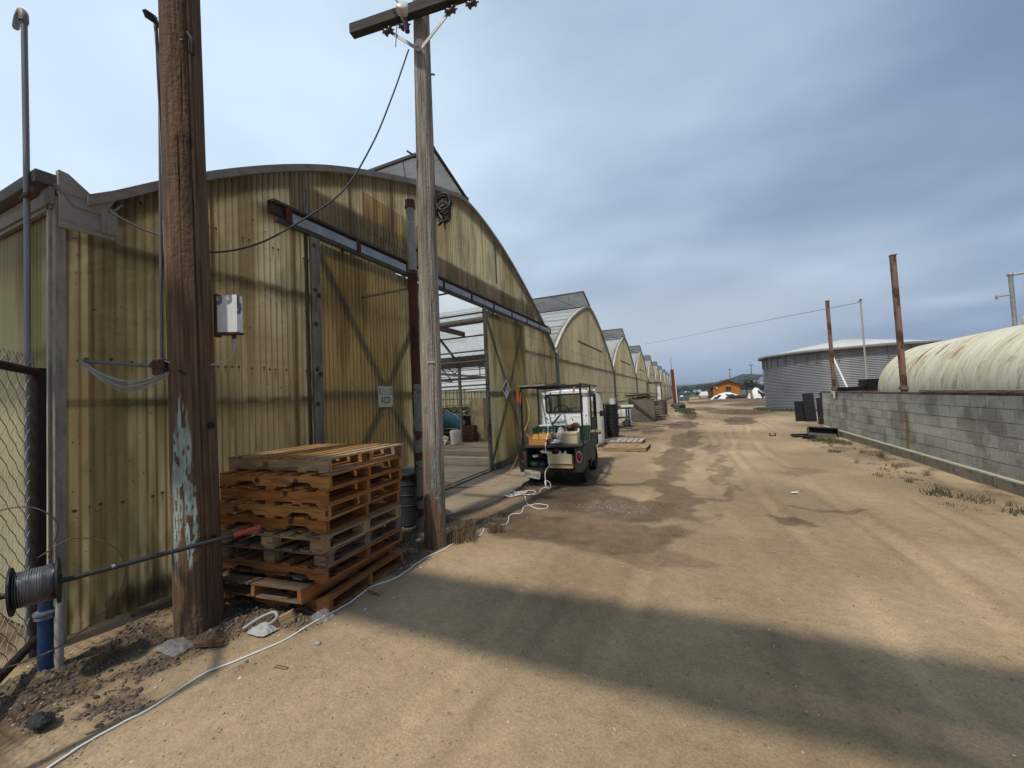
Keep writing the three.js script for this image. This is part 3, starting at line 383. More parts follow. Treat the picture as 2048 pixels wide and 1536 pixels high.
part(pole1, 'wire_hook', [rope([[-0.12, 4.84, 0.24], [-0.06, 4.72, 0.14], [0.03, 4.66, 0.15], [0.1, 4.62, 0.11]], 0.016, 14), rope([[0.1, 4.72, 0.08], [0.125, 4.66, 0.06], [0.115, 4.56, 0.05]], 0.016, 10), box(0.03, 0.05, 0.1, -0.1, 4.81, 0.23, 0.4, 0.4, 0)], blackMetal);
part(pole1, 'cable_clamp', [cyl(0.012, 0.012, 0.06, 0.09, 1.97, 0.14, 0.9, 0.5, 0)], blackMetal);
const R4 = rng(77);
{ // thin grey telephone wires down the pole, looping over to the greenhouse corner
  const w = thing('telephone_wires', 'bundle of thin grey wires running down the brown pole to the greenhouse corner', 'wire', [0.02, 0, -0.04]);
  for (let i = 0; i < 13; i++) { const a = (k = 0.025) => (R4() - 0.5) * k, o = a(0.05), q = a(0.05), sag = 0.10 + 0.11 * R4();
    part(w, 'wire', rope([[-3.745 + a(), 4.84, -1.64 + a()], [-3.735 + o * 0.4, 4.45 + a(), -1.655 + o], [-3.73 + o * 0.7, 3.74, -1.675 + o], [-3.725 + o * 0.5, 3.14, -1.68 + o], [-3.715 + q * 0.4, 2.7, -1.695 + q], [-3.69 + q * 0.4, 2.36, -1.705 + q], [-3.665 + q * 0.5, 2.14, -1.71 + q * 0.7], [-3.655 + a(), 2.02, -1.705 + a()], [-3.70, 2.0 - sag * 0.45, -1.62 + a()], [-3.85 + a(), 2.02 - sag, -1.5 + a()], [-4.05 + a(), 2.05 - sag * 0.6, -1.42], [-4.29, 2.1 + a(0.02), -1.385 + a(0.01)]], 0.0028, 90, 4), i % 4 ? wireGrey : plain(0.2, 0.2, 0.2)); }
}
{ const c = thing('conduit', 'grey conduit with a rusty junction box beside the brown pole', 'conduit', [0.02, 0, -0.04]);
  part(c, 'riser', bar([-3.73, 4.5, -1.66], [-3.735, 2.08, -1.655], 0.011, 8), plain(0.13, 0.12, 0.12, 0.5)); part(c, 'arm', bar([-3.76, 2.03, -1.60], [-4.32, 2.10, -1.39], 0.014, 8), plain(0.11, 0.11, 0.115, 0.5));
  const j = part(c, 'junction_box', [rbox(0.09, 0.12, 0.08, 0.01, -3.735, 2.02, -1.655, 0, 0.5, 0)], rustySteel); part(j, 'strap', box(0.006, 0.02, 0.3, -3.70, 2.0, -1.72, 0, 0.5, 0), darkSteel); }
{ const b = thing('electrical_box', 'weathered white metal box mounted on the side of the brown pole', 'electrical box', [-3.515, 2.31, -2.045], 0.45);
  const wm = std({ map: tex(256, 256, (u, v) => { const k = 0.83 + 0.08 * fbm(u * 8, v * 8, 4, 451); const chip = fbm(u * 7, v * 7, 4, 452), e = Math.min(u, 1 - u, v, 1 - v); let c = [k, k, k * 1.01]; if (chip + 0.12 * sstep(0.1, 0, e) > 0.78) c = [0.42, 0.4, 0.38]; if (u > 0.08 && u < 0.5 && v > 0.5 && v < 0.62 && fbm(u * 14, v * 14, 3, 453) > 0.45) c = [0.5, 0.5, 0.52]; return c; }), roughness: 0.7 });
  part(b, 'case', [box(0.085, 0.31, 0.07, -0.0, 0.155, 0.0)], wm); part(b, 'cover', [box(0.078, 0.318, 0.075, 0.083, 0.157, 0.0)], wm); part(b, 'base_lip', box(0.17, 0.014, 0.085, 0.042, -0.004, 0), rustySteel); part(b, 'gland', [cyl(0.014, 0.018, 0.035, 0.07, -0.03, 0)], blackMetal);
  const back = part(b, 'mounting_strip', box(0.03, 0.36, 0.05, -0.055, 0.15, 0.01), darkWood);
  solo('box_cable', rope([[-3.45, 2.29, -2.075], [-3.45, 2.2, -2.08], [-3.475, 2.10, -2.06], [-3.505, 2.045, -1.95], [-3.55, 2.02, -1.81], [-3.625, 2.05, -1.715], [-3.69, 2.08, -1.68]], 0.006, 60, 6), wireGrey, 'thin grey cable looping from the white box around the brown pole', 'cable'); }
// second pole
const pole2 = thing('utility_pole', 'weathered grey wooden utility pole carrying a dark crossarm', 'utility pole', [-2.77, 0, -3.86]);
part(pole2, 'shaft', poleGeo(0.125, 0.088, 8, 461, [0.06, -0.05], [[0.9, 0.03, 0, 3.4, 0.012], [0.35, 0.03, 1, 6, 0.01], [1.2, 0.02, 3.5, 8, 0.014]]), pole2Mat);
{ const d = V(0.988, 0, -0.15), cx = 0.135, cz = 0.12, y = 6.30, at = (s, dy = 0, off = 0) => [cx + d.x * s + off * 0.15, y + dy, cz + d.z * s + off * 0.988];
  part(pole2, 'crossarm', beam(at(-0.93), at(1.25), 0.095, 0.12, 0.2), wood(0.075, 0.062, 0.052, 1));
  for (const s of [-0.5, 0.46]) part(pole2, 'brace', [beam(at(s, -0.06, -0.02), [0.10, 5.83, 0.09], 0.012, 0.035)], galv);
  for (const s of [-0.42, -0.2, 0.4, 0.66]) { const ins = part(pole2, 'insulator', lathe([[0.0, -0.05], [0.03, -0.05], [0.045, -0.035], [0.03, -0.02], [0.028, 0], [0.03, 0.02], [0.045, 0.035], [0.03, 0.05], [0, 0.05]], 16).rotateZ(Math.PI / 2).translate(...at(s, -0.15)), brownGlaze); part(ins, 'pin', [bar(at(s - 0.08, -0.15), at(s + 0.08, -0.15), 0.009, 6), bar(at(s - 0.07, -0.15), at(s - 0.07, -0.05), 0.008, 6)], blackMetal); }
  for (const s of [-0.75, -0.45, -0.12, 0.3, 0.55, 0.62]) part(pole2, 'bolt', [cyl(0.012, 0.012, 0.05, ...at(s, 0.07))], blackMetal);
  const p = part(pole2, 'porcelain_insulator', lathe([[0, -0.09], [0.03, -0.09], [0.035, -0.05], [0.055, -0.04], [0.05, -0.02], [0.065, -0.01], [0.06, 0.02], [0.07, 0.035], [0.06, 0.06], [0, 0.06]], 24).rotateX(1.25).rotateY(0.55).translate(...at(-0.14, -0.11, 0.14)), porcelain); part(p, 'cap', [bar(at(-0.14, -0.18, 0.1), at(-0.12, -0.32, 0.08), 0.03, 10)], brownGlaze);
  part(pole2, 'fuse_link', [bar(at(-0.16, -0.09, 0.2), [-0.22, 6.85, 0.5], 0.012, 6), bar(at(-0.34, -0.35, -0.02), at(-0.3, -0.1, 0), 0.006, 6)], galv);
  const coils = []; for (let i = 0; i < 5; i++) coils.push(rope([0, 1, 2, 3, 4, 5, 6].map(k => { const a = k / 7 * 6.283, r = 0.075 + 0.04 * R4(); return [0.2 + Math.cos(a) * r + i * 0.012, 4.02 - 0.1 * (i % 2) + Math.sin(a) * r * 1.1, -0.14 + 0.03 * (R4() - 0.5) + 0.02 * i]; }), 0.013, 40, 6, true));
  part(pole2, 'cable_coil', [...coils, rbox(0.06, 0.1, 0.06, 0.01, 0.22, 3.86, -0.13), rope([[0.1, 4.05, -0.04], [0.16, 3.98, -0.1], [0.2, 3.85, -0.12], [0.14, 3.78, -0.1]], 0.014, 20), rope([[0.24, 4.1, -0.16], [0.27, 4.0, -0.18], [0.2, 3.8, -0.15], [0.22, 3.74, -0.13]], 0.012, 20)], wireBlack);
  part(pole2, 'hook_bolt', [bar([-0.02, 4.58, 0.09], [-0.1, 4.64, 0.14], 0.012, 6), cyl(0.022, 0.022, 0.03, -0.02, 4.57, 0.11, 1.4, 0, 0)], blackMetal);
  part(pole2, 'step_pin', [bar([0.08, 5.66, -0.06], [0.16, 5.67, -0.12], 0.012, 6)], galv); part(pole2, 'tag', box(0.09, 0.018, 0.006, 0.085, 2.12, 0.085, 0, 0.78, 0), plain(0.55, 0.5, 0.44)); }
solo('overhead_cable', rope([[-2.80, 5.86, -3.73], [-2.84, 5.1, -3.45], [-2.93, 4.42, -3.2], [-3.1, 3.85, -2.95], [-3.32, 3.45, -2.62], [-3.5, 3.15, -2.3], [-3.58, 3.0, -2.0], [-3.60, 2.985, -1.85]], 0.0085, 80, 6), wireBlack, 'black cable hanging between the two wooden poles', 'cable');
solo('overhead_cable', rope([[-3.7, 3.05, -1.72], [-3.95, 3.16, -1.68], [-4.30, 3.36, -1.6]], 0.0075, 30, 6), wireBlack, 'short black cable from the brown pole to the greenhouse eave', 'cable');
// rusty riser pipe next to the grey pole
{ const p = thing('riser_pipe', 'rust-red and grey steel riser pipe behind the grey pole', 'pipe', [-3.28, 0, -4.27]);
  const redRust = std({ map: rustTex([0.33, 0.17, 0.12], [0.27, 0.13, 0.09], 0.5, 471), roughness: 0.85 }), greyRust = std({ map: rustTex([0.52, 0.51, 0.49], [0.40, 0.22, 0.12], 0.45, 481, 3, 7), roughness: 0.75 });
  part(p, 'lower_section', cyl(0.062, 0.062, 1.95, 0, 0.93, 0, 0, 0, 0, 28), greyRust); part(p, 'rusty_section', cyl(0.061, 0.061, 1.5, 0, 2.65, 0, 0, 0, 0, 28), redRust, 'rust-red middle length of pipe'); part(p, 'upper_section', cyl(0.056, 0.056, 0.97, 0.005, 3.88, 0, 0, 0, 0, 28), worn(0.42, 0.42, 0.42, 0.6));
  for (const [r, l, y] of [[0.074, 0.15, 0.47], [0.068, 0.05, 3.4], [0.07, 0.05, 4.3], [0.062, 0.06, 4.36]]) part(p, 'coupling', cyl(r, r, l, 0.004, y, 0), greyRust); part(p, 'strap', box(0.16, 0.03, 0.02, 0.03, 3.72, -0.06), darkSteel); part(p, 'stay_rod', box(0.9, 0.03, 0.02, -0.45, 3.2, 0), darkSteel); }
// grey dustbin
{ const b = thing('dustbin', 'dark grey-green plastic bin behind the pallet stack', 'bin', [-3.60, 0.0, -4.44]);
  const m = std({ color: lin(0.055, 0.07, 0.075), map: blotch, roughness: 0.55 }); part(b, 'body', [lathe([[0, 0.02], [0.215, 0.02], [0.225, 0.04], [0.275, 0.70], [0.262, 0.70], [0.215, 0.06], [0, 0.06]], 36)], m); part(b, 'rim', lathe([[0.268, 0.69], [0.295, 0.69], [0.3, 0.705], [0.3, 0.735], [0.29, 0.74], [0.268, 0.735], [0.268, 0.69]], 36), m); part(b, 'handle', [rbox(0.03, 0.05, 0.14, 0.01, 0.285, 0.62, 0.02), rbox(0.03, 0.05, 0.14, 0.01, -0.285, 0.62, 0.02)], m);
  for (let i = 0; i < 3; i++) part(b, 'rib', new THREE.TorusGeometry(0.245 + i * 0.0115, 0.007, 6, 36).rotateX(Math.PI / 2).translate(0, 0.3 + i * 0.14, 0), m); }
// ---------------------------------------------------------------- pallets
const palletMats = [wood(0.56, 0.265, 0.07, 0), wood(0.48, 0.185, 0.04, 1), wood(0.40, 0.155, 0.038, 0), wood(0.46, 0.31, 0.16, 1), wood(0.26, 0.185, 0.12, 0), wood(0.54, 0.385, 0.21, 0)];
const stringerShape = (L, h, notch) => { const p = [[-L / 2, 0], [-L / 2, h], [L / 2, h], [L / 2, 0]]; if (notch) { const n = (c) => [[c + 0.13, 0], [c + 0.115, 0.022], [c + 0.085, 0.038], [c - 0.085, 0.038], [c - 0.115, 0.022], [c - 0.13, 0]]; p.push(...n(0.31), ...n(-0.31)); } return p; };
function pallet(o) {                                    // o: label, group, seed, tone, block, notch, boards, pos, turn
  const R = rng(o.seed), p = thing('pallet', o.label, 'pallet', o.pos, o.turn, o.group), L = 1.22, W = 1.02, jit = (k) => (R() - 0.5) * k;
  const M = () => palletMats[R() < 0.7 ? o.tone : (o.tone2 ?? o.tone)], h = o.block ? 0.075 : 0.088, b = 0.016, y1 = b + h;
  for (const x of o.block ? [-0.55, 0, 0.55] : [-0.555, -0.31, 0, 0.31, 0.555]) part(p, 'bottom_board', box(0.10, b, W, x + jit(0.015), b / 2, 0, 0, jit(0.02), 0, R()), M());
  for (const z of [-0.475, 0, 0.475]) {
    if (o.block) for (const x of [-0.54, 0, 0.54]) part(p, 'block', box(0.12, h, 0.09, x, b + h / 2 - 0.0005, z, 0, 0, 0, R()), M());
    else { const g = extrude(stringerShape(L, h, o.notch !== false), 0.038); const uv = g.attributes.uv, q = R(); for (let i = 0; i < uv.count; i++) uv.setXY(i, uv.getX(i) + q, uv.getY(i) + q * 2); part(p, 'stringer', g.translate(0, b, z - 0.019 + Math.sign(z) * 0.014), M()); }
  }
  if (o.block) for (const z of [-0.46, 0, 0.46]) part(p, 'stretcher_board', box(L, 0.016, 0.09, 0, y1 + 0.008, z, 0, 0, 0, R()), M());
  const n = o.boards ?? 7, top = y1 + (o.block ? 0.016 : 0), w = (o.wide ?? 0.098);
  for (let i = 0; i < n; i++) { if (o.missing?.includes(i)) continue; part(p, 'deck_board', box(w * (0.94 + 0.1 * R()), b, W + jit(0.012), -L / 2 + w / 2 + (L - w) * i / (n - 1) + jit(0.008), top + b / 2 + 0.001 + R() * 0.001, jit(0.012), 0, jit(0.018), 0, R()), M()); }
  p.userData.h = top + b + 0.002; return p;
}
{ // the tall stack: bottom first
  const rows = [
    { tone: 2, tone2: 1, dx: 0.02, dz: 0.0, t: 0.01, d: 'lowest of the tall stack, dark notched side on the soil' },
    { tone: 4, tone2: 1, dx: -0.06, dz: 0.03, t: Math.PI / 2 + 0.015, notch: false, d: 'grey and turned crosswise, second from the bottom of the tall stack' },
    { tone: 2, tone2: 4, dx: 0.0, dz: -0.01, t: -0.02, d: 'dark brown with a wide greyed board, third from the bottom of the tall stack' },
    { tone: 4, tone2: 3, dx: 0.0, dz: 0.0, t: 0.02, block: true, d: 'thin weathered block pallet, fourth from the bottom of the tall stack' },
    { tone: 5, tone2: 3, dx: 0.03, dz: 0.02, t: -0.015, block: true, d: 'pale new-wood block pallet in the middle of the tall stack' },
    { tone: 1, tone2: 0, dx: -0.05, dz: -0.03, t: 0.01, d: 'orange brown, directly above the pale block pallet of the tall stack' },
    { tone: 0, tone2: 1, dx: 0.03, dz: 0.01, t: 0.025, d: 'honey brown with rounded notches, fifth from the top of the tall stack' },
    { tone: 1, tone2: 2, dx: 0.04, dz: 0.0, t: -0.01, notch: false, d: 'solid red-brown side, fourth from the top of the tall stack' },
    { tone: 1, tone2: 0, dx: 0.05, dz: 0.0, t: 0.015, d: 'reddish brown with two notches, directly under the top one of the tall stack' },
    { tone: 0, tone2: 5, dx: -0.01, dz: -0.09, t: -0.035, notch: false, boards: 9, d: 'stamped golden brown, topmost of the tall stack' },
  ];
  let y = -0.005; rows.forEach((r, i) => { const p = pallet({ ...r, seed: 500 + i * 7, pos: [-3.375 + r.dx * 0.7, y, -2.765 + r.dz], turn: r.t + 0.085, label: 'pallet ' + r.d, group: 'pallets stacked by the greenhouse door' }); y += p.userData.h + 0.001;
    if (i === 9) { const c = document.createElement('canvas'); c.width = 96; c.height = 64; const x = c.getContext('2d'); x.fillStyle = '#a8713a'; x.fillRect(0, 0, 96, 64); x.strokeStyle = '#3a1a10'; x.lineWidth = 5; x.strokeRect(6, 6, 84, 52); x.fillStyle = '#3a1a10'; x.font = 'bold 44px serif'; x.fillText('1b', 24, 48); const t = new THREE.CanvasTexture(c); t.colorSpace = THREE.SRGBColorSpace; part(p, 'stamp', new THREE.PlaneGeometry(0.075, 0.05).translate(-0.12, 0.062, 0.511), std({ map: t })); } });
  const topY = y;
}
pallet({ seed: 611, tone: 5, tone2: 3, boards: 9, wide: 0.13, notch: false, pos: [-1.74, 0.0, -12.15], turn: -0.04, label: 'golden new pallet lying on the dirt before the red-brown one', group: 'pallets by the truck' });
pallet({ seed: 621, tone: 1, tone2: 0, boards: 7, wide: 0.15, pos: [-2.02, 0.0, -13.6], turn: 0.0, label: 'red-brown notched pallet with whitish deck boards beside the truck', group: 'pallets by the truck' }).children.filter(c => c.name === 'deck_board').forEach(c => { c.material = wood(0.62, 0.58, 0.52, 0); });
// ---------------------------------------------------------------- lower left: gate, spool, pipes
{ const g = thing('chain_link_gate', 'rusty framed chain-link gate at the greenhouse corner', 'gate', [-4.30, 0, -1.22]);
  const dir = V(0.84, 0, 0.54), L = 1.5, brown = std({ map: rustTex([0.12, 0.09, 0.08], [0.16, 0.08, 0.05], 0.5, 491), roughness: 0.85 }), at = (s, y, o = 0) => [dir.x * s - dir.z * o, y, dir.z * s + dir.x * o];
  part(g, 'post', [cyl(0.042, 0.042, 2.06, 0, 1.0, 0, 0, 0, 0, 16)], brown); part(g, 'top_rail', bar(at(0, 2.0), at(L, 2.02), 0.028, 12), brown); part(g, 'bottom_rail', bar(at(0, 0.12), at(L, 0.12), 0.028, 12), brown); part(g, 'end_post', bar(at(L, 0.06), at(L, 2.05), 0.03, 12), brown);
  const ws = [], cell = 0.06, rows = 34; for (let i = -1; i < 26; i++) { const pts = []; for (let k = 0; k <= rows; k++) { const s = 0.0 + i * cell + (mod(k + i, 2) ? cell * 0.98 : cell * 0.02), y = 2.1 - k * cell * 1.0; pts.push([s, y, (k % 2 ? 0.004 : -0.004) + 0.03]); } for (let k = 0; k < rows; k++) if (Math.min(pts[k][0], pts[k + 1][0]) >= -0.06 && pts[k + 1][0] <= L + 0.03) ws.push(bar(at(pts[k][0], pts[k][1], pts[k][2]), at(pts[k + 1][0], pts[k + 1][1], pts[k + 1][2]), 0.0024, 4)); }
  part(g, 'wire_mesh', ws, plain(0.24, 0.215, 0.185, 0.5, 0.5)); const tips = []; for (let i = 0; i < 25; i++) tips.push(bar(at(i * cell + 0.0, 2.09, 0.03), at(i * cell + 0.012, 2.125, 0.035), 0.002, 4), bar(at(i * cell + 0.006, 2.09, 0.03), at(i * cell - 0.006, 2.12, 0.028), 0.002, 4)); part(g, 'twisted_ends', tips, plain(0.24, 0.215, 0.185, 0.5, 0.5)); }
{ // pipe tied to the greenhouse corner with a swan neck out of frame
  const p = thing('vent_pipe', 'tall grey galvanised pipe strapped to the greenhouse corner', 'pipe', [-4.43, 0, -1.2]);
  part(p, 'tube', [rope([[0.05, 0.02, 0], [0.03, 1.5, 0], [0.01, 3.2, 0.0], [-0.01, 4.66, 0.01]], 0.018, 40, 12), rope([[-0.01, 4.66, 0.01], [-0.012, 4.73, 0.012], [-0.05, 4.775, 0.01], [-0.16, 4.80, 0.0], [-0.4, 4.86, -0.05]], 0.021, 30, 12)], worn(0.32, 0.33, 0.35, 0.5, 0.5)); part(p, 'elbow', [rope([[-0.01, 4.68, 0.012], [-0.015, 4.735, 0.012], [-0.05, 4.775, 0.01], [-0.12, 4.79, 0.0]], 0.027, 16, 12)], dullSteel); part(p, 'strap', [box(0.16, 0.025, 0.05, 0.04, 3.32, 0.0), box(0.08, 0.06, 0.03, 0.08, 3.36, -0.02)], rustySteel); }
{ const s = thing('pipe_bar', 'long black pipe with a red tip laid through the wire spool', 'pipe', [0, 0, 0]); part(s, 'shaft', bar([-3.93, 0.60, -0.55], [-3.375, 0.665, -2.0], 0.0165, 12), plain(0.02, 0.024, 0.026, 0.45)); part(s, 'red_tip', bar([-3.375, 0.665, -2.0], [-3.31, 0.685, -2.17], 0.02, 12), plain(0.45, 0.07, 0.055, 0.5)); part(s, 'band', [bar([-3.62, 0.638, -1.36], [-3.616, 0.639, -1.375], 0.0172, 12)], plain(0.3, 0.3, 0.3)); }
{ const s = thing('wire_spool', 'spool of shiny grey wire with black flanges threaded on the black pipe', 'spool', [-3.765, 0.628, -1.06], 0); const ax = V(0.555, 0.065, -1.45).normalize(), q = new THREE.Quaternion().setFromUnitVectors(V(0, 1, 0), ax); const rot = (g) => g.applyQuaternion(q);
  const wm = std({ color: lin(0.15, 0.155, 0.165), roughness: 0.4, metalness: 0.6, bumpMap: grey(16, 512, (u, v) => 0.5 + 0.5 * Math.sin(v * 6.283 * 34)), bumpScale: 0.003 }); part(s, 'wire_winding', rot(lathe([[0.02, -0.088], [0.104, -0.088], [0.108, -0.03], [0.106, 0.03], [0.111, 0.06], [0.108, 0.088], [0.02, 0.088]], 40)), wm);
  for (const y of [-0.094, 0.094]) part(s, 'flange', rot(cyl(0.142, 0.142, 0.011, 0, y, 0, 0, 0, 0, 40)), plain(0.018, 0.019, 0.021, 0.5)); part(s, 'hub', rot(cyl(0.03, 0.03, 0.22, 0, 0, 0)), plain(0.03, 0.03, 0.03)); }
solo('rusty_wire', [rope([[-3.74, 0.80, -1.06], [-3.70, 0.875, -1.2], [-3.635, 0.79, -1.36], [-3.615, 0.62, -1.43], [-3.635, 0.44, -1.40], [-3.66, 0.33, -1.31], [-3.70, 0.24, -1.19], [-3.74, 0.2, -1.05], [-3.80, 0.22, -0.85], [-3.95, 0.3, -0.6]], 0.0042, 90, 5), rope([[-3.72, 0.79, -1.1], [-3.70, 1.0, -1.13], [-3.75, 1.12, -1.03], [-3.86, 1.1, -0.86], [-4.0, 0.98, -0.7]], 0.004, 40, 5)], plain(0.14, 0.085, 0.06, 0.7), 'loose loop of rusty wire springing from the grey spool', 'wire');
{ const p = thing('standpipe', 'blue steel standpipe with a flange under the wire spool', 'pipe', [-4.0, 0, -1.17]); const bm = std({ map: rustTex([0.13, 0.25, 0.42], [0.28, 0.2, 0.15], 0.3, 497), roughness: 0.6 }); part(p, 'lower_pipe', cyl(0.036, 0.036, 0.36, 0, 0.16, 0), bm); part(p, 'flange', [cyl(0.052, 0.052, 0.02, 0, 0.345, 0), cyl(0.045, 0.045, 0.05, 0, 0.36, 0), cyl(0.058, 0.058, 0.014, 0, 0.372, 0)], worn(0.22, 0.26, 0.32, 0.6)); part(p, 'upper_pipe', cyl(0.034, 0.034, 0.22, 0, 0.48, 0), bm); }
solo('conduit', rope([[-3.94, -0.02, -1.215], [-3.94, 0.3, -1.215], [-3.94, 0.48, -1.215], [-3.955, 0.55, -1.19], [-3.98, 0.57, -1.16], [-4.02, 0.57, -1.12]], 0.021, 50, 12), worn(0.5, 0.5, 0.47, 0.5), 'grey plastic conduit bent over beside the blue standpipe', 'conduit');
// ---------------------------------------------------------------- cords on the ground
const gy = (x, z, k = 0.004) => groundY(x, z) + k;
const cordWhite = plain(0.72, 0.72, 0.70, 0.5);
{ const path = [[-2.86, -0.6], [-2.87, -0.85], [-2.9, -1.04], [-2.88, -1.24], [-2.91, -1.51], [-2.83, -1.70], [-2.745, -1.92], [-2.715, -2.24], [-2.70, -2.52], [-2.735, -2.79], [-2.645, -3.08], [-2.665, -3.5], [-2.6, -3.76], [-2.575, -4.04], [-2.42, -4.28], [-2.515, -4.68], [-2.30, -4.75], [-2.40, -5.18], [-2.30, -5.26], [-2.355, -5.59], [-2.24, -5.8], [-2.06, -5.78], [-2.03, -5.66], [-2.13, -5.57], [-2.35, -5.72], [-2.46, -5.9], [-2.6, -6.2]];
  const dense = new THREE.CatmullRomCurve3(path.map(([x, z]) => V(x, 0, z)), false, 'centripetal').getPoints(240).map(p => [p.x, gy(p.x, p.z, 0.0065), p.z]);
  const c = thing('extension_cord', 'white extension cord trailing over the dirt into a tangled heap behind the truck', 'cord'); part(c, 'run', rope(dense, 0.0062, 420, 6), cordWhite);
  const R = rng(91), heap = []; for (let i = 0; i < 7; i++) { const cx = -2.78 - (i % 5) * 0.085 + R() * 0.15, cz = -6.28 + (R() - 0.5) * 0.22, r = 0.07 + 0.09 * R(); const pts = []; for (let k = 0; k < 9; k++) { const a = k / 9 * 6.283, rr = r * (0.8 + 0.4 * R()), x = cx + Math.cos(a) * rr * 1.15, z = cz + Math.sin(a) * rr; pts.push([x, gy(x, z, 0.012 + 0.05 * R() * (i > 2 ? 1 : 0.3)), z]); } heap.push(rope(pts, 0.0058, 60, 6, true)); }
  part(c, 'tangle', heap, cordWhite);
  part(c, 'lead', rope([[-2.55, 0.02, -6.25], [-2.45, 0.012, -6.4], [-2.5, 0.015, -6.75], [-2.46, 0.02, -6.85], [-2.36, 0.02, -6.8], [-2.45, 0.06, -6.83], [-2.47, 0.14, -6.87], [-2.39, 0.1, -6.89], [-2.36, 0.03, -6.84], [-2.4, 0.03, -6.72], [-2.44, 0.12, -6.82], [-2.47, 0.25, -6.88], [-2.46, 0.32, -6.92], [-2.39, 0.42, -6.92], [-2.41, 0.55, -6.93], [-2.45, 0.70, -6.92], [-2.49, 0.80, -7.05], [-2.54, 0.95, -7.35], [-2.58, 1.08, -7.5]], 0.0075, 160, 6), cordWhite); }
solo('air_hose', rope([[-2.90, 1.78, -7.03], [-2.93, 1.3, -7.03], [-2.97, 0.85, -7.0], [-3.06, 0.5, -6.95], [-3.25, 0.2, -6.87], [-3.48, 0.04, -6.78], [-3.85, 0.03, -6.6], [-4.3, 0.035, -6.4], [-4.8, 0.035, -6.0]], 0.0075, 90, 6), plain(0.5, 0.24, 0.06, 0.5), 'orange air hose hanging from the truck rack into the doorway', 'hose');
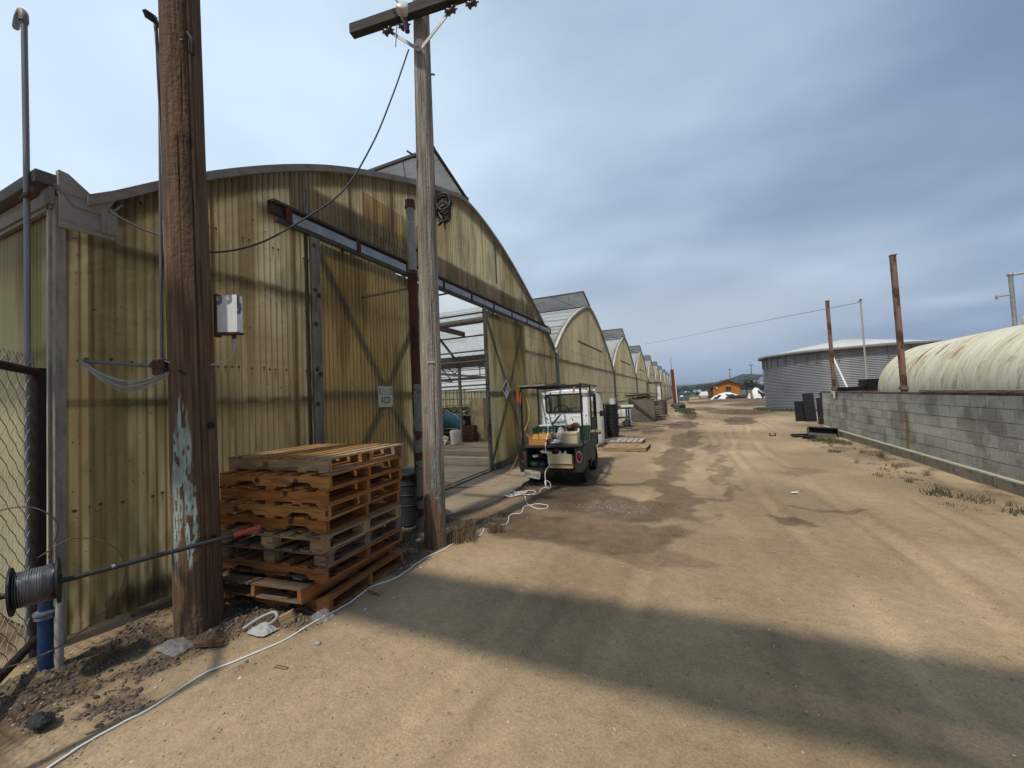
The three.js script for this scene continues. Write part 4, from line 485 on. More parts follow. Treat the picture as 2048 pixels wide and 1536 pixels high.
// ---------------------------------------------------------------- utility truck
{
  const T = thing('utility_truck', 'small old utility truck with a white cab and dark loaded bed', 'truck', [-2.385, 0, -6.98], 0.08);
  const green = std({ map: rustTex([0.235, 0.25, 0.225], [0.33, 0.27, 0.2], 0.42, 701), roughness: 0.65, bumpMap: speck, bumpScale: 0.0006 }), white = std({ map: tex(512, 512, (u, v) => { const k = 0.955 + 0.03 * fbm(u * 6, v * 6, 4, 711); const ch = fbm(u * 26, v * 26, 3, 712) + 0.1 * fbm(u * 4, v * 4, 2, 714); return ch > 0.80 ? [0.2, 0.19, 0.19] : ch > 0.775 ? [0.55, 0.54, 0.53] : [k, k, k * 0.995]; }), roughness: 0.4 }), black = plain(0.014, 0.014, 0.015, 0.6), rubber = std({ color: lin(0.02, 0.02, 0.021), roughness: 0.85, bumpMap: speck, bumpScale: 0.002 }), deckWood = wood(0.075, 0.06, 0.045, 1), rackM = worn(0.035, 0.033, 0.033, 0.5, 0.3), redLens = std({ color: lin(0.22, 0.012, 0.014), roughness: 0.2 }), chrome = plain(0.5, 0.48, 0.45, 0.3, 0.7), glass = phys({ color: lin(0.85, 0.88, 0.86), transmission: 1, thickness: 0, roughness: 0.03 });
  // bed: deck, corner pods, sides, sill
  part(T, 'deck', [box(1.2, 0.03, 1.5, 0, 0.745, -0.76), box(1.22, 0.02, 0.05, 0, 0.738, 0.01, 0.1, 0.01, 0.012)], deckWood);
  for (const s of [-1, 1]) {
    const pod = part(T, 'corner_pod', [rbox(0.16, 0.42, 0.46, 0.02, s * 0.53, 0.53, -0.22)], green);
    const lamp = part(pod, 'tail_light', place(new THREE.SphereGeometry(1, 20, 14).scale(0.04, 0.085, 0.025), s * 0.535, 0.555, 0.012), redLens); part(pod, 'light_bezel', new THREE.TorusGeometry(0.05, 0.008, 8, 30).scale(1, 1.9, 1).translate(s * 0.535, 0.555, 0.01), chrome);
    part(T, 'side_panel', [box(0.025, 0.34, 1.05, s * 0.6, 0.58, -0.95), box(0.04, 0.03, 1.5, s * 0.605, 0.765, -0.76), box(0.03, 0.12, 0.5, s * 0.595, 0.36, -1.25)], green);
    part(T, 'wheel_arch', new THREE.TorusGeometry(0.29, 0.02, 6, 20, Math.PI).rotateY(Math.PI / 2).translate(s * 0.6, 0.25, -0.58), green);
  }
  part(T, 'sill', [box(1.2, 0.03, 0.16, 0, 0.32, -0.08), box(1.18, 0.05, 0.02, 0, 0.30, 0.0, 0, 0, 0.012), box(1.02, 0.02, 0.46, 0, 0.335, -0.25)], std({ map: rustTex([0.2, 0.17, 0.14], [0.27, 0.2, 0.15], 0.55, 721), roughness: 0.8 }));
  part(T, 'compartment_back', [box(1.05, 0.42, 0.02, 0, 0.53, -0.47), box(0.018, 0.36, 0.42, -0.06, 0.52, -0.24)], black); part(T, 'shelf', box(0.42, 0.012, 0.3, -0.27, 0.53, -0.25), darkSteel);
  part(T, 'chassis', [box(0.12, 0.1, 2.6, -0.3, 0.3, -1.4), box(0.12, 0.1, 2.6, 0.3, 0.3, -1.4), box(0.9, 0.09, 0.09, 0, 0.24, -0.58), box(0.9, 0.06, 0.06, 0, 0.24, -1.95), cyl(0.11, 0.11, 0.2, 0, 0.25, -0.58, Math.PI / 2), box(0.8, 0.2, 0.5, 0, 0.33, -1.2)], black);
  for (const [sx, z] of [[-1, -0.58], [1, -0.58], [-1, -1.95], [1, -1.95]]) { const w = part(T, 'wheel', [lathe([[0.13, -0.08], [0.22, -0.085], [0.245, -0.07], [0.25, -0.03], [0.25, 0.03], [0.245, 0.07], [0.22, 0.085], [0.13, 0.08]], 36).rotateZ(Math.PI / 2).translate(sx * 0.49, 0.25, z)], rubber); part(w, 'rim', lathe([[0, -0.04], [0.05, -0.045], [0.06, -0.02], [0.11, -0.03], [0.135, -0.07], [0.135, 0.07], [0.11, 0.03], [0.06, 0.02], [0.05, 0.045], [0, 0.04]], 28).rotateZ(Math.PI / 2).translate(sx * 0.49, 0.25, z), worn(0.3, 0.3, 0.28, 0.6)); const tread = []; for (let k = 0; k < 36; k++) { const a = k / 36 * 6.283; tread.push(box(0.13, 0.012, 0.018, sx * 0.49, 0.25 + 0.25 * Math.cos(a), z + 0.25 * Math.sin(a), a, 0, 0)); } part(w, 'tread', tread, rubber); }
  // number plate
  { const c = document.createElement('canvas'); c.width = 384; c.height = 192; const x = c.getContext('2d'); x.fillStyle = '#c9c6bd'; x.fillRect(0, 0, 384, 192); x.fillStyle = '#17161a'; x.font = 'bold 96px sans-serif'; x.textAlign = 'center'; x.save(); x.translate(192, 150); x.scale(0.8, 1); x.fillText('BTK 5755', 0, 0); x.restore(); x.font = 'bold 34px sans-serif'; x.fillText('•AAA•', 210, 46); x.strokeStyle = '#55524c'; x.lineWidth = 6; x.strokeRect(4, 4, 376, 184); x.fillStyle = 'rgba(60,50,40,0.5)'; for (let i = 0; i < 40; i++) x.fillRect((i * 97) % 384, (i * 53) % 192, 6, 3); const t = new THREE.CanvasTexture(c); t.colorSpace = THREE.SRGBColorSpace;
    const g = new THREE.PlaneGeometry(0.31, 0.155, 8, 4); const p = g.attributes.position; for (let i = 0; i < p.count; i++) p.setZ(i, 0.015 * Math.sin(p.getX(i) * 20)); g.computeVertexNormals(); const pl = part(T, 'number_plate', g.rotateX(0.12).rotateZ(-0.14).rotateY(0.1).translate(-0.355, 0.235, 0.03), std({ map: t, roughness: 0.5 })); part(pl, 'plate_bracket', [box(0.02, 0.12, 0.012, -0.4, 0.29, 0.012), box(0.02, 0.12, 0.012, -0.3, 0.28, 0.012)], darkSteel); }
  // cab: back wall with rounded rear window, roof, pillars, doors, windscreen, nose
  const rr = (x0, y0, x1, y1, r) => { const p = new THREE.Path(); p.moveTo(x0 + r, y0); p.lineTo(x1 - r, y0); p.quadraticCurveTo(x1, y0, x1, y0 + r); p.lineTo(x1, y1 - r); p.quadraticCurveTo(x1, y1, x1 - r, y1); p.lineTo(x0 + r, y1); p.quadraticCurveTo(x0, y1, x0, y1 - r); p.lineTo(x0, y0 + r); p.quadraticCurveTo(x0, y0, x0 + r, y0); return p; };
  const back = part(T, 'cab_back', extrude([[-0.55, 0.35], [0.55, 0.35], [0.55, 1.7], [0.52, 1.77], [-0.52, 1.77], [-0.55, 1.7]], 0.025, [rr(-0.43, 1.31, 0.38, 1.70, 0.06)], { curveSegments: 8 }).translate(0, 0, -1.545), white);
  const gasket = new THREE.Shape(rr(-0.445, 1.295, 0.395, 1.715, 0.07).getPoints(8)); gasket.holes.push(rr(-0.415, 1.325, 0.365, 1.685, 0.05)); part(back, 'window_gasket', new THREE.ExtrudeGeometry(gasket, { depth: 0.02, bevelEnabled: false }).translate(0, 0, -1.525), black); part(back, 'rear_window', box(0.79, 0.37, 0.004, -0.025, 1.505, -1.53), glass);
  for (const s of [-1, 1]) part(back, 'pressed_swage', new THREE.TorusGeometry(0.17, 0.007, 6, 24, Math.PI * 0.9).scale(1, 0.55, 1).translate(s * 0.24, 1.12, -1.519), white);
  part(back, 'pressed_rib', [box(0.012, 0.32, 0.012, -0.1, 1.08, -1.518), box(0.012, 0.32, 0.012, 0.09, 1.08, -1.518)], white);
  part(T, 'cab_roof', [grid(10, 10, (s, t) => [(s - 0.5) * 1.1, 1.765 + 0.05 * (1 - (2 * s - 1) ** 2) * (1 - (2 * t - 1) ** 4), -1.53 - t * 0.98]), box(1.12, 0.02, 1.0, 0, 1.76, -2.02), box(0.03, 0.14, 0.06, 0.545, 1.83, -1.52)], white);
  for (const s of [-1, 1]) { part(T, 'door_pillar', [box(0.05, 1.3, 0.08, s * 0.525, 1.12, -1.56), box(0.04, 0.8, 0.05, s * 0.525, 1.4, -2.42, -0.18)], white); const d = part(T, 'cab_door', extrude([[0.04, 0.5], [0.84, 0.5], [0.84, 1.2], [0.8, 1.68], [0.06, 1.7]], 0.03, [[[0.1, 1.16], [0.76, 1.16], [0.73, 1.62], [0.12, 1.64]]]).rotateY(Math.PI / 2).translate(s * 0.535 - 0.015, 0, -1.58), black); part(d, 'door_glass', box(0.004, 0.46, 0.64, s * 0.535, 1.39, -2.01), glass); part(d, 'door_seal', [beam([s * 0.556, 0.5, -1.6], [s * 0.556, 1.7, -1.62], 0.012, 0.03), beam([s * 0.556, 0.5, -2.43], [s * 0.556, 1.68, -2.39], 0.012, 0.03), beam([s * 0.556, 1.7, -1.62], [s * 0.556, 1.68, -2.39], 0.012, 0.025)], black); part(T, 'side_mirror', [bar([s * 0.55, 1.25, -2.42], [s * 0.66, 1.22, -2.36], 0.008, 6), rbox(0.09, 0.13, 0.02, 0.01, s * 0.69, 1.22, -2.36)], black); }
  part(T, 'windscreen_frame', [box(1.06, 0.05, 0.05, 0, 1.74, -2.48), box(1.06, 0.06, 0.05, 0, 1.16, -2.58), box(0.05, 0.62, 0.05, -0.52, 1.44, -2.53, -0.17), box(0.05, 0.62, 0.05, 0.52, 1.44, -2.53, -0.17)], white); part(T, 'windscreen', box(0.98, 0.54, 0.004, 0, 1.45, -2.53, -0.17), glass); part(T, 'nose', [rbox(1.08, 0.78, 0.35, 0.06, 0, 0.78, -2.62)], white); part(T, 'seat', [rbox(1.0, 0.12, 0.4, 0.03, 0, 0.86, -1.85), rbox(1.0, 0.36, 0.1, 0.03, 0, 1.08, -1.63)], plain(0.08, 0.075, 0.06, 0.7)); part(T, 'steering_wheel', [new THREE.TorusGeometry(0.18, 0.014, 8, 28).rotateX(-0.6).translate(-0.25, 1.3, -2.25), bar([-0.25, 1.3, -2.25], [-0.25, 1.0, -2.45], 0.02, 8)], black); part(T, 'cab_floor', box(1.04, 0.03, 1.0, 0, 0.5, -2.05), black);
  // pipe rack over the bed
  for (const [x, z] of [[0.615, -0.02], [-0.52, -0.02], [0.58, -1.42], [-0.58, -1.42]]) part(T, 'rack_post', box(0.034, 1.12, 0.034, x, 1.31, z, 0, 0, x > 0.6 ? 0.012 : 0), rackM);
  part(T, 'rack_bar', [box(1.18, 0.035, 0.035, 0.05, 1.85, -0.02)], rackM); part(T, 'rack_bar', [box(1.18, 0.035, 0.035, 0, 1.85, -1.42)], rackM); part(T, 'rack_bar', beam([0.61, 1.87, 0], [0.58, 1.87, -2.5], 0.035, 0.035), rackM); part(T, 'rack_bar', beam([-0.52, 1.87, 0], [-0.58, 1.87, -2.5], 0.035, 0.035), rackM); part(T, 'rack_bracket', [box(0.03, 0.14, 0.03, 0.5, 1.79, -0.02, 0, 0, -0.25)], worn(0.5, 0.42, 0.2, 0.6));
  const W = (x, y, z) => { const c = Math.cos(0.08), s = Math.sin(0.08); return [-2.385 + x * c + z * s, y, -6.98 - x * s + z * c]; };
  const onBed = (n, label, cat, x, y, z, turn = 0, g) => thing(n, label, cat, W(x, y, z), turn + 0.08, g);
  // ladder and boards on the rack
  { const L = onBed('ladder', 'rusty brown ladder lying on the truck rack', 'ladder', -0.3, 1.9, -1.75, 0.04); const lm = worn(0.13, 0.075, 0.06, 0.6); for (const s of [-1, 1]) part(L, 'rail', box(0.03, 0.07, 2.0, s * 0.17, 0.02, -0.2), lm); for (let i = 0; i < 7; i++) part(L, 'rung', box(0.32, 0.025, 0.03, 0, 0.02, -1.1 + i * 0.3), lm); }
  { const L = onBed('aluminium_board', 'pale aluminium plank across the back of the truck rack', 'plank', -0.28, 1.885, 0.05); part(L, 'plank', box(0.5, 0.03, 0.12, 0, 0, 0), worn(0.55, 0.53, 0.5, 0.4, 0.5)); }
  { const s = onBed('shovel', 'long dark-handled shovel upright beside the rear rack post', 'shovel', -0.575, 0.3, 0.05); part(s, 'handle', bar([0, 0.3, 0], [0.03, 1.5, -0.04], 0.016, 8), darkWood); part(s, 'blade', grid(6, 6, (a, b) => [(a - 0.5) * 0.16 * (0.5 + 0.5 * b), 0.45 + b * 0.3 - 0.25, 0.03 - 0.05 * (a - 0.5) ** 2 * 4]), darkSteel); }
  { const s = onBed('lopper', 'orange-handled pole tool hung from the left rack post', 'tool', -0.545, 0.75, 0.045); part(s, 'pole', bar([0, 0.1, 0], [-0.01, 0.95, 0], 0.012, 8), plain(0.12, 0.12, 0.13, 0.4, 0.4)); part(s, 'grip', [bar([-0.01, 0.85, 0], [-0.015, 1.06, 0.01], 0.02, 8), bar([0.02, 0.8, 0.0], [0.045, 1.02, 0.01], 0.014, 8)], plain(0.55, 0.10, 0.03, 0.5)); }
  solo('yellow_cord', rope([W(-0.45, 1.84, -0.03), W(-0.38, 1.5, 0.0), W(-0.36, 1.38, 0.01), W(-0.4, 1.2, 0.0), W(-0.47, 1.05, 0.02)], 0.01, 40, 6), plain(0.55, 0.36, 0.05, 0.5), 'yellow cord dangling inside the truck rack', 'cord');
  // load on the deck
  const carton = wood(0.52, 0.36, 0.20, 1, 0.95), cartonO = plain(0.46, 0.235, 0.07, 0.9), cartonP = plain(0.55, 0.45, 0.30, 0.9), crateG = std({ color: lin(0.01, 0.115, 0.05), roughness: 0.5, map: blotch });
  const openBox = (o, w, h, d, m, flaps = true) => { part(o, 'tray', [box(w, h, 0.006, 0, h / 2, d / 2), box(w, h, 0.006, 0, h / 2, -d / 2), box(0.006, h, d - 0.01, -w / 2 + 0.003, h / 2, 0), box(0.006, h, d - 0.01, w / 2 - 0.003, h / 2, 0), box(w - 0.02, 0.006, d - 0.02, 0, 0.004, 0)], m); if (flaps) { part(o, 'flap', box(w, 0.005, d * 0.45, 0, h + 0.03, -d / 2 - 0.01, 1.15), m); part(o, 'flap', box(w * 0.4, 0.005, d, w / 2 + 0.05, h + 0.02, 0, 0, 0, 0.5), m); part(o, 'flap', box(w * 0.4, 0.005, d * 0.9, -w / 2 - 0.02, h + 0.05, 0, 0, 0, -1.1), m); } };
  const crate = (o, w, h, d, m) => { const bars = []; for (let i = 0; i < 5; i++) { const y = 0.02 + i * (h - 0.04) / 4; for (const s of [-1, 1]) bars.push(box(w, 0.018, 0.012, 0, y, s * d / 2), box(0.012, 0.018, d, s * w / 2, y, 0)); } for (let i = 0; i < 6; i++) { const x = -w / 2 + w * i / 5, z = -d / 2 + d * i / 5; for (const s of [-1, 1]) bars.push(box(0.02, h, 0.012, x, h / 2, s * d / 2), box(0.012, h, 0.02, s * w / 2, h / 2, z)); } part(o, 'lattice', bars, m); part(o, 'base', box(w, 0.015, d, 0, 0.01, 0), m); part(o, 'rim', [box(w + 0.03, 0.03, 0.03, 0, h, d / 2), box(w + 0.03, 0.03, 0.03, 0, h, -d / 2), box(0.03, 0.03, d, w / 2, h, 0), box(0.03, 0.03, d, -w / 2, h, 0)], m); };
  openBox(onBed('cardboard_box', 'open orange-brown carton at the back left of the truck deck', 'box', -0.26, 0.762, -0.2, 0.05), 0.34, 0.10, 0.24, cartonO);
  openBox(onBed('cardboard_box', 'carton with raised flap behind the orange one on the deck', 'box', -0.22, 0.762, -0.5, -0.1), 0.34, 0.18, 0.22, cartonO, false);
  crate(onBed('crate', 'dark green plastic crate on the left of the truck deck', 'crate', -0.29, 0.762, -0.85, 0.06), 0.46, 0.27, 0.34, crateG);
  crate(onBed('crate', 'green plastic crate in the middle of the truck deck', 'crate', 0.08, 0.762, -1.15, -0.2), 0.36, 0.26, 0.3, crateG);
  crate(onBed('crate', 'small green crate by the right rack post on the deck', 'crate', 0.5, 0.762, -1.05, 0.1), 0.2, 0.26, 0.3, crateG);
  { const l = onBed('open_case', 'open black case propped on the green crate', 'case', -0.26, 1.05, -0.85, 0.05); part(l, 'lower', rbox(0.4, 0.03, 0.28, 0.006, 0, 0.0, 0), black); part(l, 'lid', rbox(0.28, 0.015, 0.26, 0.005, 0.19, 0.13, -0.06, 0, 0, 0.85), black); part(l, 'papers', [box(0.26, 0.02, 0.16, -0.02, 0.026, 0.03, 0, 0.2, 0)], plain(0.7, 0.7, 0.7)); }
  { const b = onBed('cardboard_box', 'pale closed carton on the right of the truck deck', 'box', 0.33, 0.762, -0.42, -0.04); part(b, 'body', box(0.28, 0.17, 0.24, 0, 0.086, 0), cartonP); part(b, 'lid', box(0.30, 0.035, 0.26, -0.01, 0.19, 0.0, 0.02, 0, 0.03), plain(0.62, 0.53, 0.34, 0.9)); }
  const foil = phys({ color: lin(0.72, 0.72, 0.72), roughness: 0.35, transmission: 0.4, thickness: 0 });
  const crumple = (w, h, d, seed, n = 14) => { const g = new THREE.SphereGeometry(0.5, n, n); const p = g.attributes.position; for (let i = 0; i < p.count; i++) { const x = p.getX(i), y = p.getY(i), z = p.getZ(i), k = 0.65 + 0.7 * fbm(x * 5 + 3 + seed, y * 5 + z * 5, 3, seed); p.setXYZ(i, x * w * k, Math.max(-h / 2 * 0.9, y * h * k) + h / 2 * 0.9, z * d * k); } const m = mergeVertices(g.deleteAttribute('normal') && g.deleteAttribute('uv') && g); m.computeVertexNormals(); const q = m.toNonIndexed(); q.computeVertexNormals(); q.setAttribute('uv', new THREE.Float32BufferAttribute(new Float32Array(q.attributes.position.count * 2), 2)); return q; };
  globalThis.crumple = crumple; globalThis.foilMat = foil; globalThis.openBoxOf = openBox; globalThis.crateOf = crate;
  solo('plastic_bag', crumple(0.2, 0.3, 0.16, 731).translate(...W(0.12, 0.76, -0.45)), foil, 'crumpled clear plastic bag standing on the truck deck', 'bag');
  solo('plastic_bag', crumple(0.26, 0.1, 0.16, 735).translate(...W(0.02, 0.76, -0.22)), plain(0.45, 0.45, 0.44, 0.4), 'flat grey plastic bag lying on the truck deck', 'bag');
  solo('rag_heap', [crumple(0.22, 0.1, 0.2, 741, 26).translate(...W(0.22, 0.98, -0.95)), crumple(0.16, 0.12, 0.14, 744, 18).translate(...W(0.34, 1.0, -0.85)), crumple(0.2, 0.2, 0.2, 746, 18).translate(...W(0.2, 0.78, -0.95))], std({ map: tex(256, 256, (u, v) => { const a = vn(u * 14, v * 14, 742), b = vn(u * 20, v * 20, 743); return a > 0.72 ? [0.6, 0.5, 0.28] : b > 0.6 ? [0.35, 0.1, 0.08] : a < 0.4 ? [0.07, 0.06, 0.06] : [0.25, 0.2, 0.14]; }) }), 'jumble of gold, red and dark tools and rags before the cab window', 'rags');
  solo('shoe_box', crumple(0.18, 0.08, 0.1, 747).translate(...W(0.0, 0.86, -0.55)), plain(0.7, 0.7, 0.7), 'small white crumpled packet between the crates', 'packet');
  { const c = onBed('cable_reel', 'coiled tan hose hung on the right bed side', 'hose', 0.72, 0.9, -0.95); part(c, 'coil', [new THREE.TorusGeometry(0.1, 0.02, 8, 28).rotateX(1.3).scale(1, 1, 1.1), new THREE.TorusGeometry(0.09, 0.018, 8, 28).rotateX(1.35).translate(0.0, 0.03, 0)], plain(0.3, 0.22, 0.13, 0.5)); part(c, 'hook', bar([-0.14, 0.05, 0], [0, -0.02, 0], 0.01, 6), black); }
  // things inside the rear compartment
  const reel = (n, label, x, y, col) => { const o = onBed(n, label, 'spool', x, y, -0.1); const coils = []; for (let k = 0; k < 5; k++) coils.push(new THREE.TorusGeometry(0.062 + 0.012 * (2 - Math.abs(k - 2)), 0.011, 6, 26).rotateX(Math.PI / 2 + 0.06 * (k % 2 ? 1 : -1)).translate(0, 0.02 + k * 0.019, 0)); part(o, 'winding', coils, plain(...col, 0.4)); part(o, 'core', cyl(0.05, 0.05, 0.11, 0, 0.055, 0), black); };
  reel('twine_spool', 'green twine spool in the truck rear compartment', -0.34, 0.348, [0.01, 0.16, 0.05]); reel('twine_spool', 'dark blue twine spool in the truck rear compartment', -0.18, 0.348, [0.03, 0.045, 0.10]);
  { const o = onBed('paint_tin', 'black and white tin on the compartment shelf', 'tin', -0.2, 0.538, -0.13); part(o, 'body', cyl(0.055, 0.055, 0.1, 0, 0.052, 0), black); part(o, 'lid', cyl(0.057, 0.057, 0.012, 0, 0.107, 0), plain(0.6, 0.6, 0.6, 0.3, 0.5)); }
  solo('hose_fitting', [cyl(0.03, 0.02, 0.07, ...W(-0.29, 0.56, -0.08), 0.3, 0, 1.3), cyl(0.018, 0.025, 0.06, ...W(-0.33, 0.55, -0.05), 0.6, 0, 1.0)], plain(0.6, 0.6, 0.58, 0.4), 'white plastic fitting beside the black tin', 'fitting');
  { const b = onBed('cardboard_box', 'pale carton sticking out of the truck rear compartment', 'box', 0.2, 0.36, -0.02, -0.06); const m = plain(0.6, 0.5, 0.33, 0.9); part(b, 'front', box(0.45, 0.175, 0.008, 0, 0.17, 0.11, 0.06), m); part(b, 'tray', [box(0.44, 0.07, 0.3, 0.01, 0.035, -0.06), box(0.006, 0.2, 0.3, -0.215, 0.12, -0.05), box(0.006, 0.2, 0.3, 0.215, 0.12, -0.05)], plain(0.44, 0.32, 0.17, 0.9)); part(b, 'flap', box(0.2, 0.006, 0.16, -0.27, 0.29, 0.03, 0.3, 0.3, -0.25), m); }
  for (const [x, l] of [[0.17, 'round white jug top in the pale carton'], [0.27, 'white bottle with a clear cap in the pale carton']]) { const o = onBed('jug', l, 'jug', x, 0.44, -0.06); part(o, 'body', lathe([[0, 0], [0.05, 0], [0.055, 0.1], [0.05, 0.16], [0.025, 0.19], [0.022, 0.22], [0, 0.22]], 18), plain(0.8, 0.8, 0.8, 0.35)); }
  { const o = onBed('red_tank', 'small red canister in the truck rear compartment', 'canister', -0.0, 0.36, -0.12); part(o, 'body', lathe([[0, 0], [0.035, 0.005], [0.04, 0.02], [0.04, 0.2], [0.025, 0.24], [0.015, 0.26], [0, 0.26]], 18), plain(0.2, 0.015, 0.02, 0.35)); part(o, 'cap', [cyl(0.012, 0.012, 0.03, 0, 0.27, 0)], plain(0.6, 0.55, 0.5)); }
  solo('red_jug', crumple(0.11, 0.1, 0.1, 751).translate(...W(0.09, 0.62, -0.1)), plain(0.24, 0.02, 0.025, 0.4), 'dark red rubber glove bundle above the pale carton', 'gloves');
}
// ---------------------------------------------------------------- right side: block wall and tanks
{
  const N = 31, bl = 0.4, bh = 0.2, y0 = 0.185, tx = tex(2048, 256, (u, v) => { const s = u * 12.6, y = v * 1.5; let k = 0.70 + 0.2 * (fbm(s * 1.4, y * 3, 4, 801) - 0.5) + 0.1 * (vn(s * 60, y * 60, 802) - 0.5); let c = [k, k * 0.995, k * 0.955]; c = mix3(c, [0.36, 0.345, 0.31], 0.4 * sstep(0.5, 0.7, fbm(s * 2.2, y * 2.2, 4, 803)) ); c = mix3(c, [0.72, 0.71, 0.68], 0.5 * sstep(0.56, 0.74, fbm(s * 9, y * 1.2, 4, 804)));
    const r = sstep(0.13, 0.03, Math.abs(s - 6.08 + 0.1 * (fbm(y * 4, 1, 2, 805) - 0.5))) * sstep(1.12, 0.95, y) * (0.5 + 0.5 * fbm(s * 20, y * 2, 3, 806)); c = mix3(c, [0.47, 0.34, 0.15], r * 0.85); const b2 = sstep(0.18, 0.05, Math.abs(s - 6.35)) * sstep(1.5, 1.25, y) * 0.3; c = mix3(c, [0.45, 0.35, 0.25], b2);
    c = mix3(c, [0.62, 0.55, 0.38], sstep(0.34, 0.2, y + 0.12 * (fbm(s * 5, 2, 3, 807) - 0.5)) * 0.6 * sstep(0.4, 0.6, fbm(s * 7, y * 7, 3, 808))); return c; }, true, true);
  const tints = [[0.97, 0.97, 0.93], [0.84, 0.84, 0.81], [1.0, 1.0, 0.97], [0.92, 0.93, 0.89], [0.76, 0.76, 0.72]].map(t => std({ color: lin(...t), map: tx, bumpMap: speck, bumpScale: 0.003, roughness: 0.95 })), R = rng(811);
  const W = thing('block_wall', 'low grey concrete block wall along the road', 'wall', [4.06, 0, -5.1], -0.0289);
  for (let r = 0; r < 6; r++) for (let i = 0; i <= N; i++) { const off = r % 2 ? -bl / 2 : 0, s0 = Math.max(0.0, i * bl + off), s1 = Math.min(12.55, (i + 1) * bl + off); if (s1 - s0 < 0.03) continue; const g = new THREE.BoxGeometry(0.19, bh - 0.013, s1 - s0 - 0.014, 1, 1, 1).translate(0.1 + (R() - 0.5) * 0.005, y0 + r * bh + bh / 2, -(s0 + s1) / 2); const p = g.attributes.position, uv = g.attributes.uv; for (let k = 0; k < p.count; k++) uv.setXY(k, -p.getZ(k) / 12.6, p.getY(k) / 1.5); part(W, 'block', g, tints[R() < 0.45 ? 0 : 1 + Math.floor(R() * 4)]); }
  const mort = worn(0.50, 0.49, 0.45, 0.95, 0, 0.003); part(W, 'mortar', box(0.17, 1.19, 12.53, 0.102, y0 + 0.597, -6.275), mort);
  part(W, 'footing', extrude([[-0.075, -0.2], [-0.07, 0.178], [-0.055, 0.186], [0.25, 0.186], [0.25, -0.2]], 12.6).translate(0, 0, -12.6), std({ map: concreteTex, color: lin(0.66, 0.66, 0.64), roughness: 0.95, bumpMap: speck, bumpScale: 0.003 }));
  part(W, 'mortar_fillet', extrude([[-0.035, 0.187], [0.003, 0.196], [0.003, 0.187]], 12.55).translate(0, 0, -12.55), plain(0.40, 0.37, 0.29, 0.95));
  part(W, 'return_wall', box(5.6, 1.385, 0.19, 2.9, 0.69, -12.46), tints[1]); part(W, 'capping', box(0.21, 0.03, 12.57, 0.1, 1.402, -6.28), std({ map: rustTex([0.45, 0.36, 0.28], [0.38, 0.27, 0.2], 0.5, 815), roughness: 0.9 }));
  solo('plank', box(0.15, 0.045, 3.1, 0, 0, 0, 0, -0.03, 0).translate(4.22, 1.442, -8.9), greyWood, 'weathered plank lying along the top of the block wall', 'plank'); solo('plank', box(0.12, 0.04, 2.2, 0, 0, 0, 0, 0.0, 0).translate(4.26, 1.442, -6.2), greyWood, 'second grey plank lying end to end on the block wall', 'plank');
  const ob = thing('outlet_box', 'white painted box with a dark slot on the end of the block wall', 'box', [4.30, 1.20, -15.95], -0.03); part(ob, 'cover', rbox(0.05, 0.24, 0.26, 0.01, 0.0, 0.12, 0), worn(0.75, 0.74, 0.72, 0.6)); part(ob, 'slot', box(0.02, 0.07, 0.13, -0.02, 0.09, 0.0), blackMetal);
  // posts behind the wall
  const pm = std({ map: rustTex([0.50, 0.39, 0.33], [0.40, 0.27, 0.21], 0.5, 821), roughness: 0.9 });
  const post = (x, z, h, l) => { const p = thing('steel_post', l, 'post', [x, 0, z], 0, 'rusty posts behind the block wall'); part(p, 'shaft', box(0.09, h, 0.09, 0, h / 2, 0, 0.0, 0.1, 0.003), pm); part(p, 'cap', box(0.115, 0.02, 0.115, 0, h + 0.008, 0, 0, 0.1, 0), pm); part(p, 'collar', box(0.13, 0.07, 0.13, 0, 1.5, 0, 0, 0.1, 0), pm); };
  post(4.50, -11.85, 4.56, 'tall rusty steel post standing against the cream tank'); post(4.72, -17.35, 4.62, 'tall rusty steel post standing at the corner of the block wall before the silver tank');
}
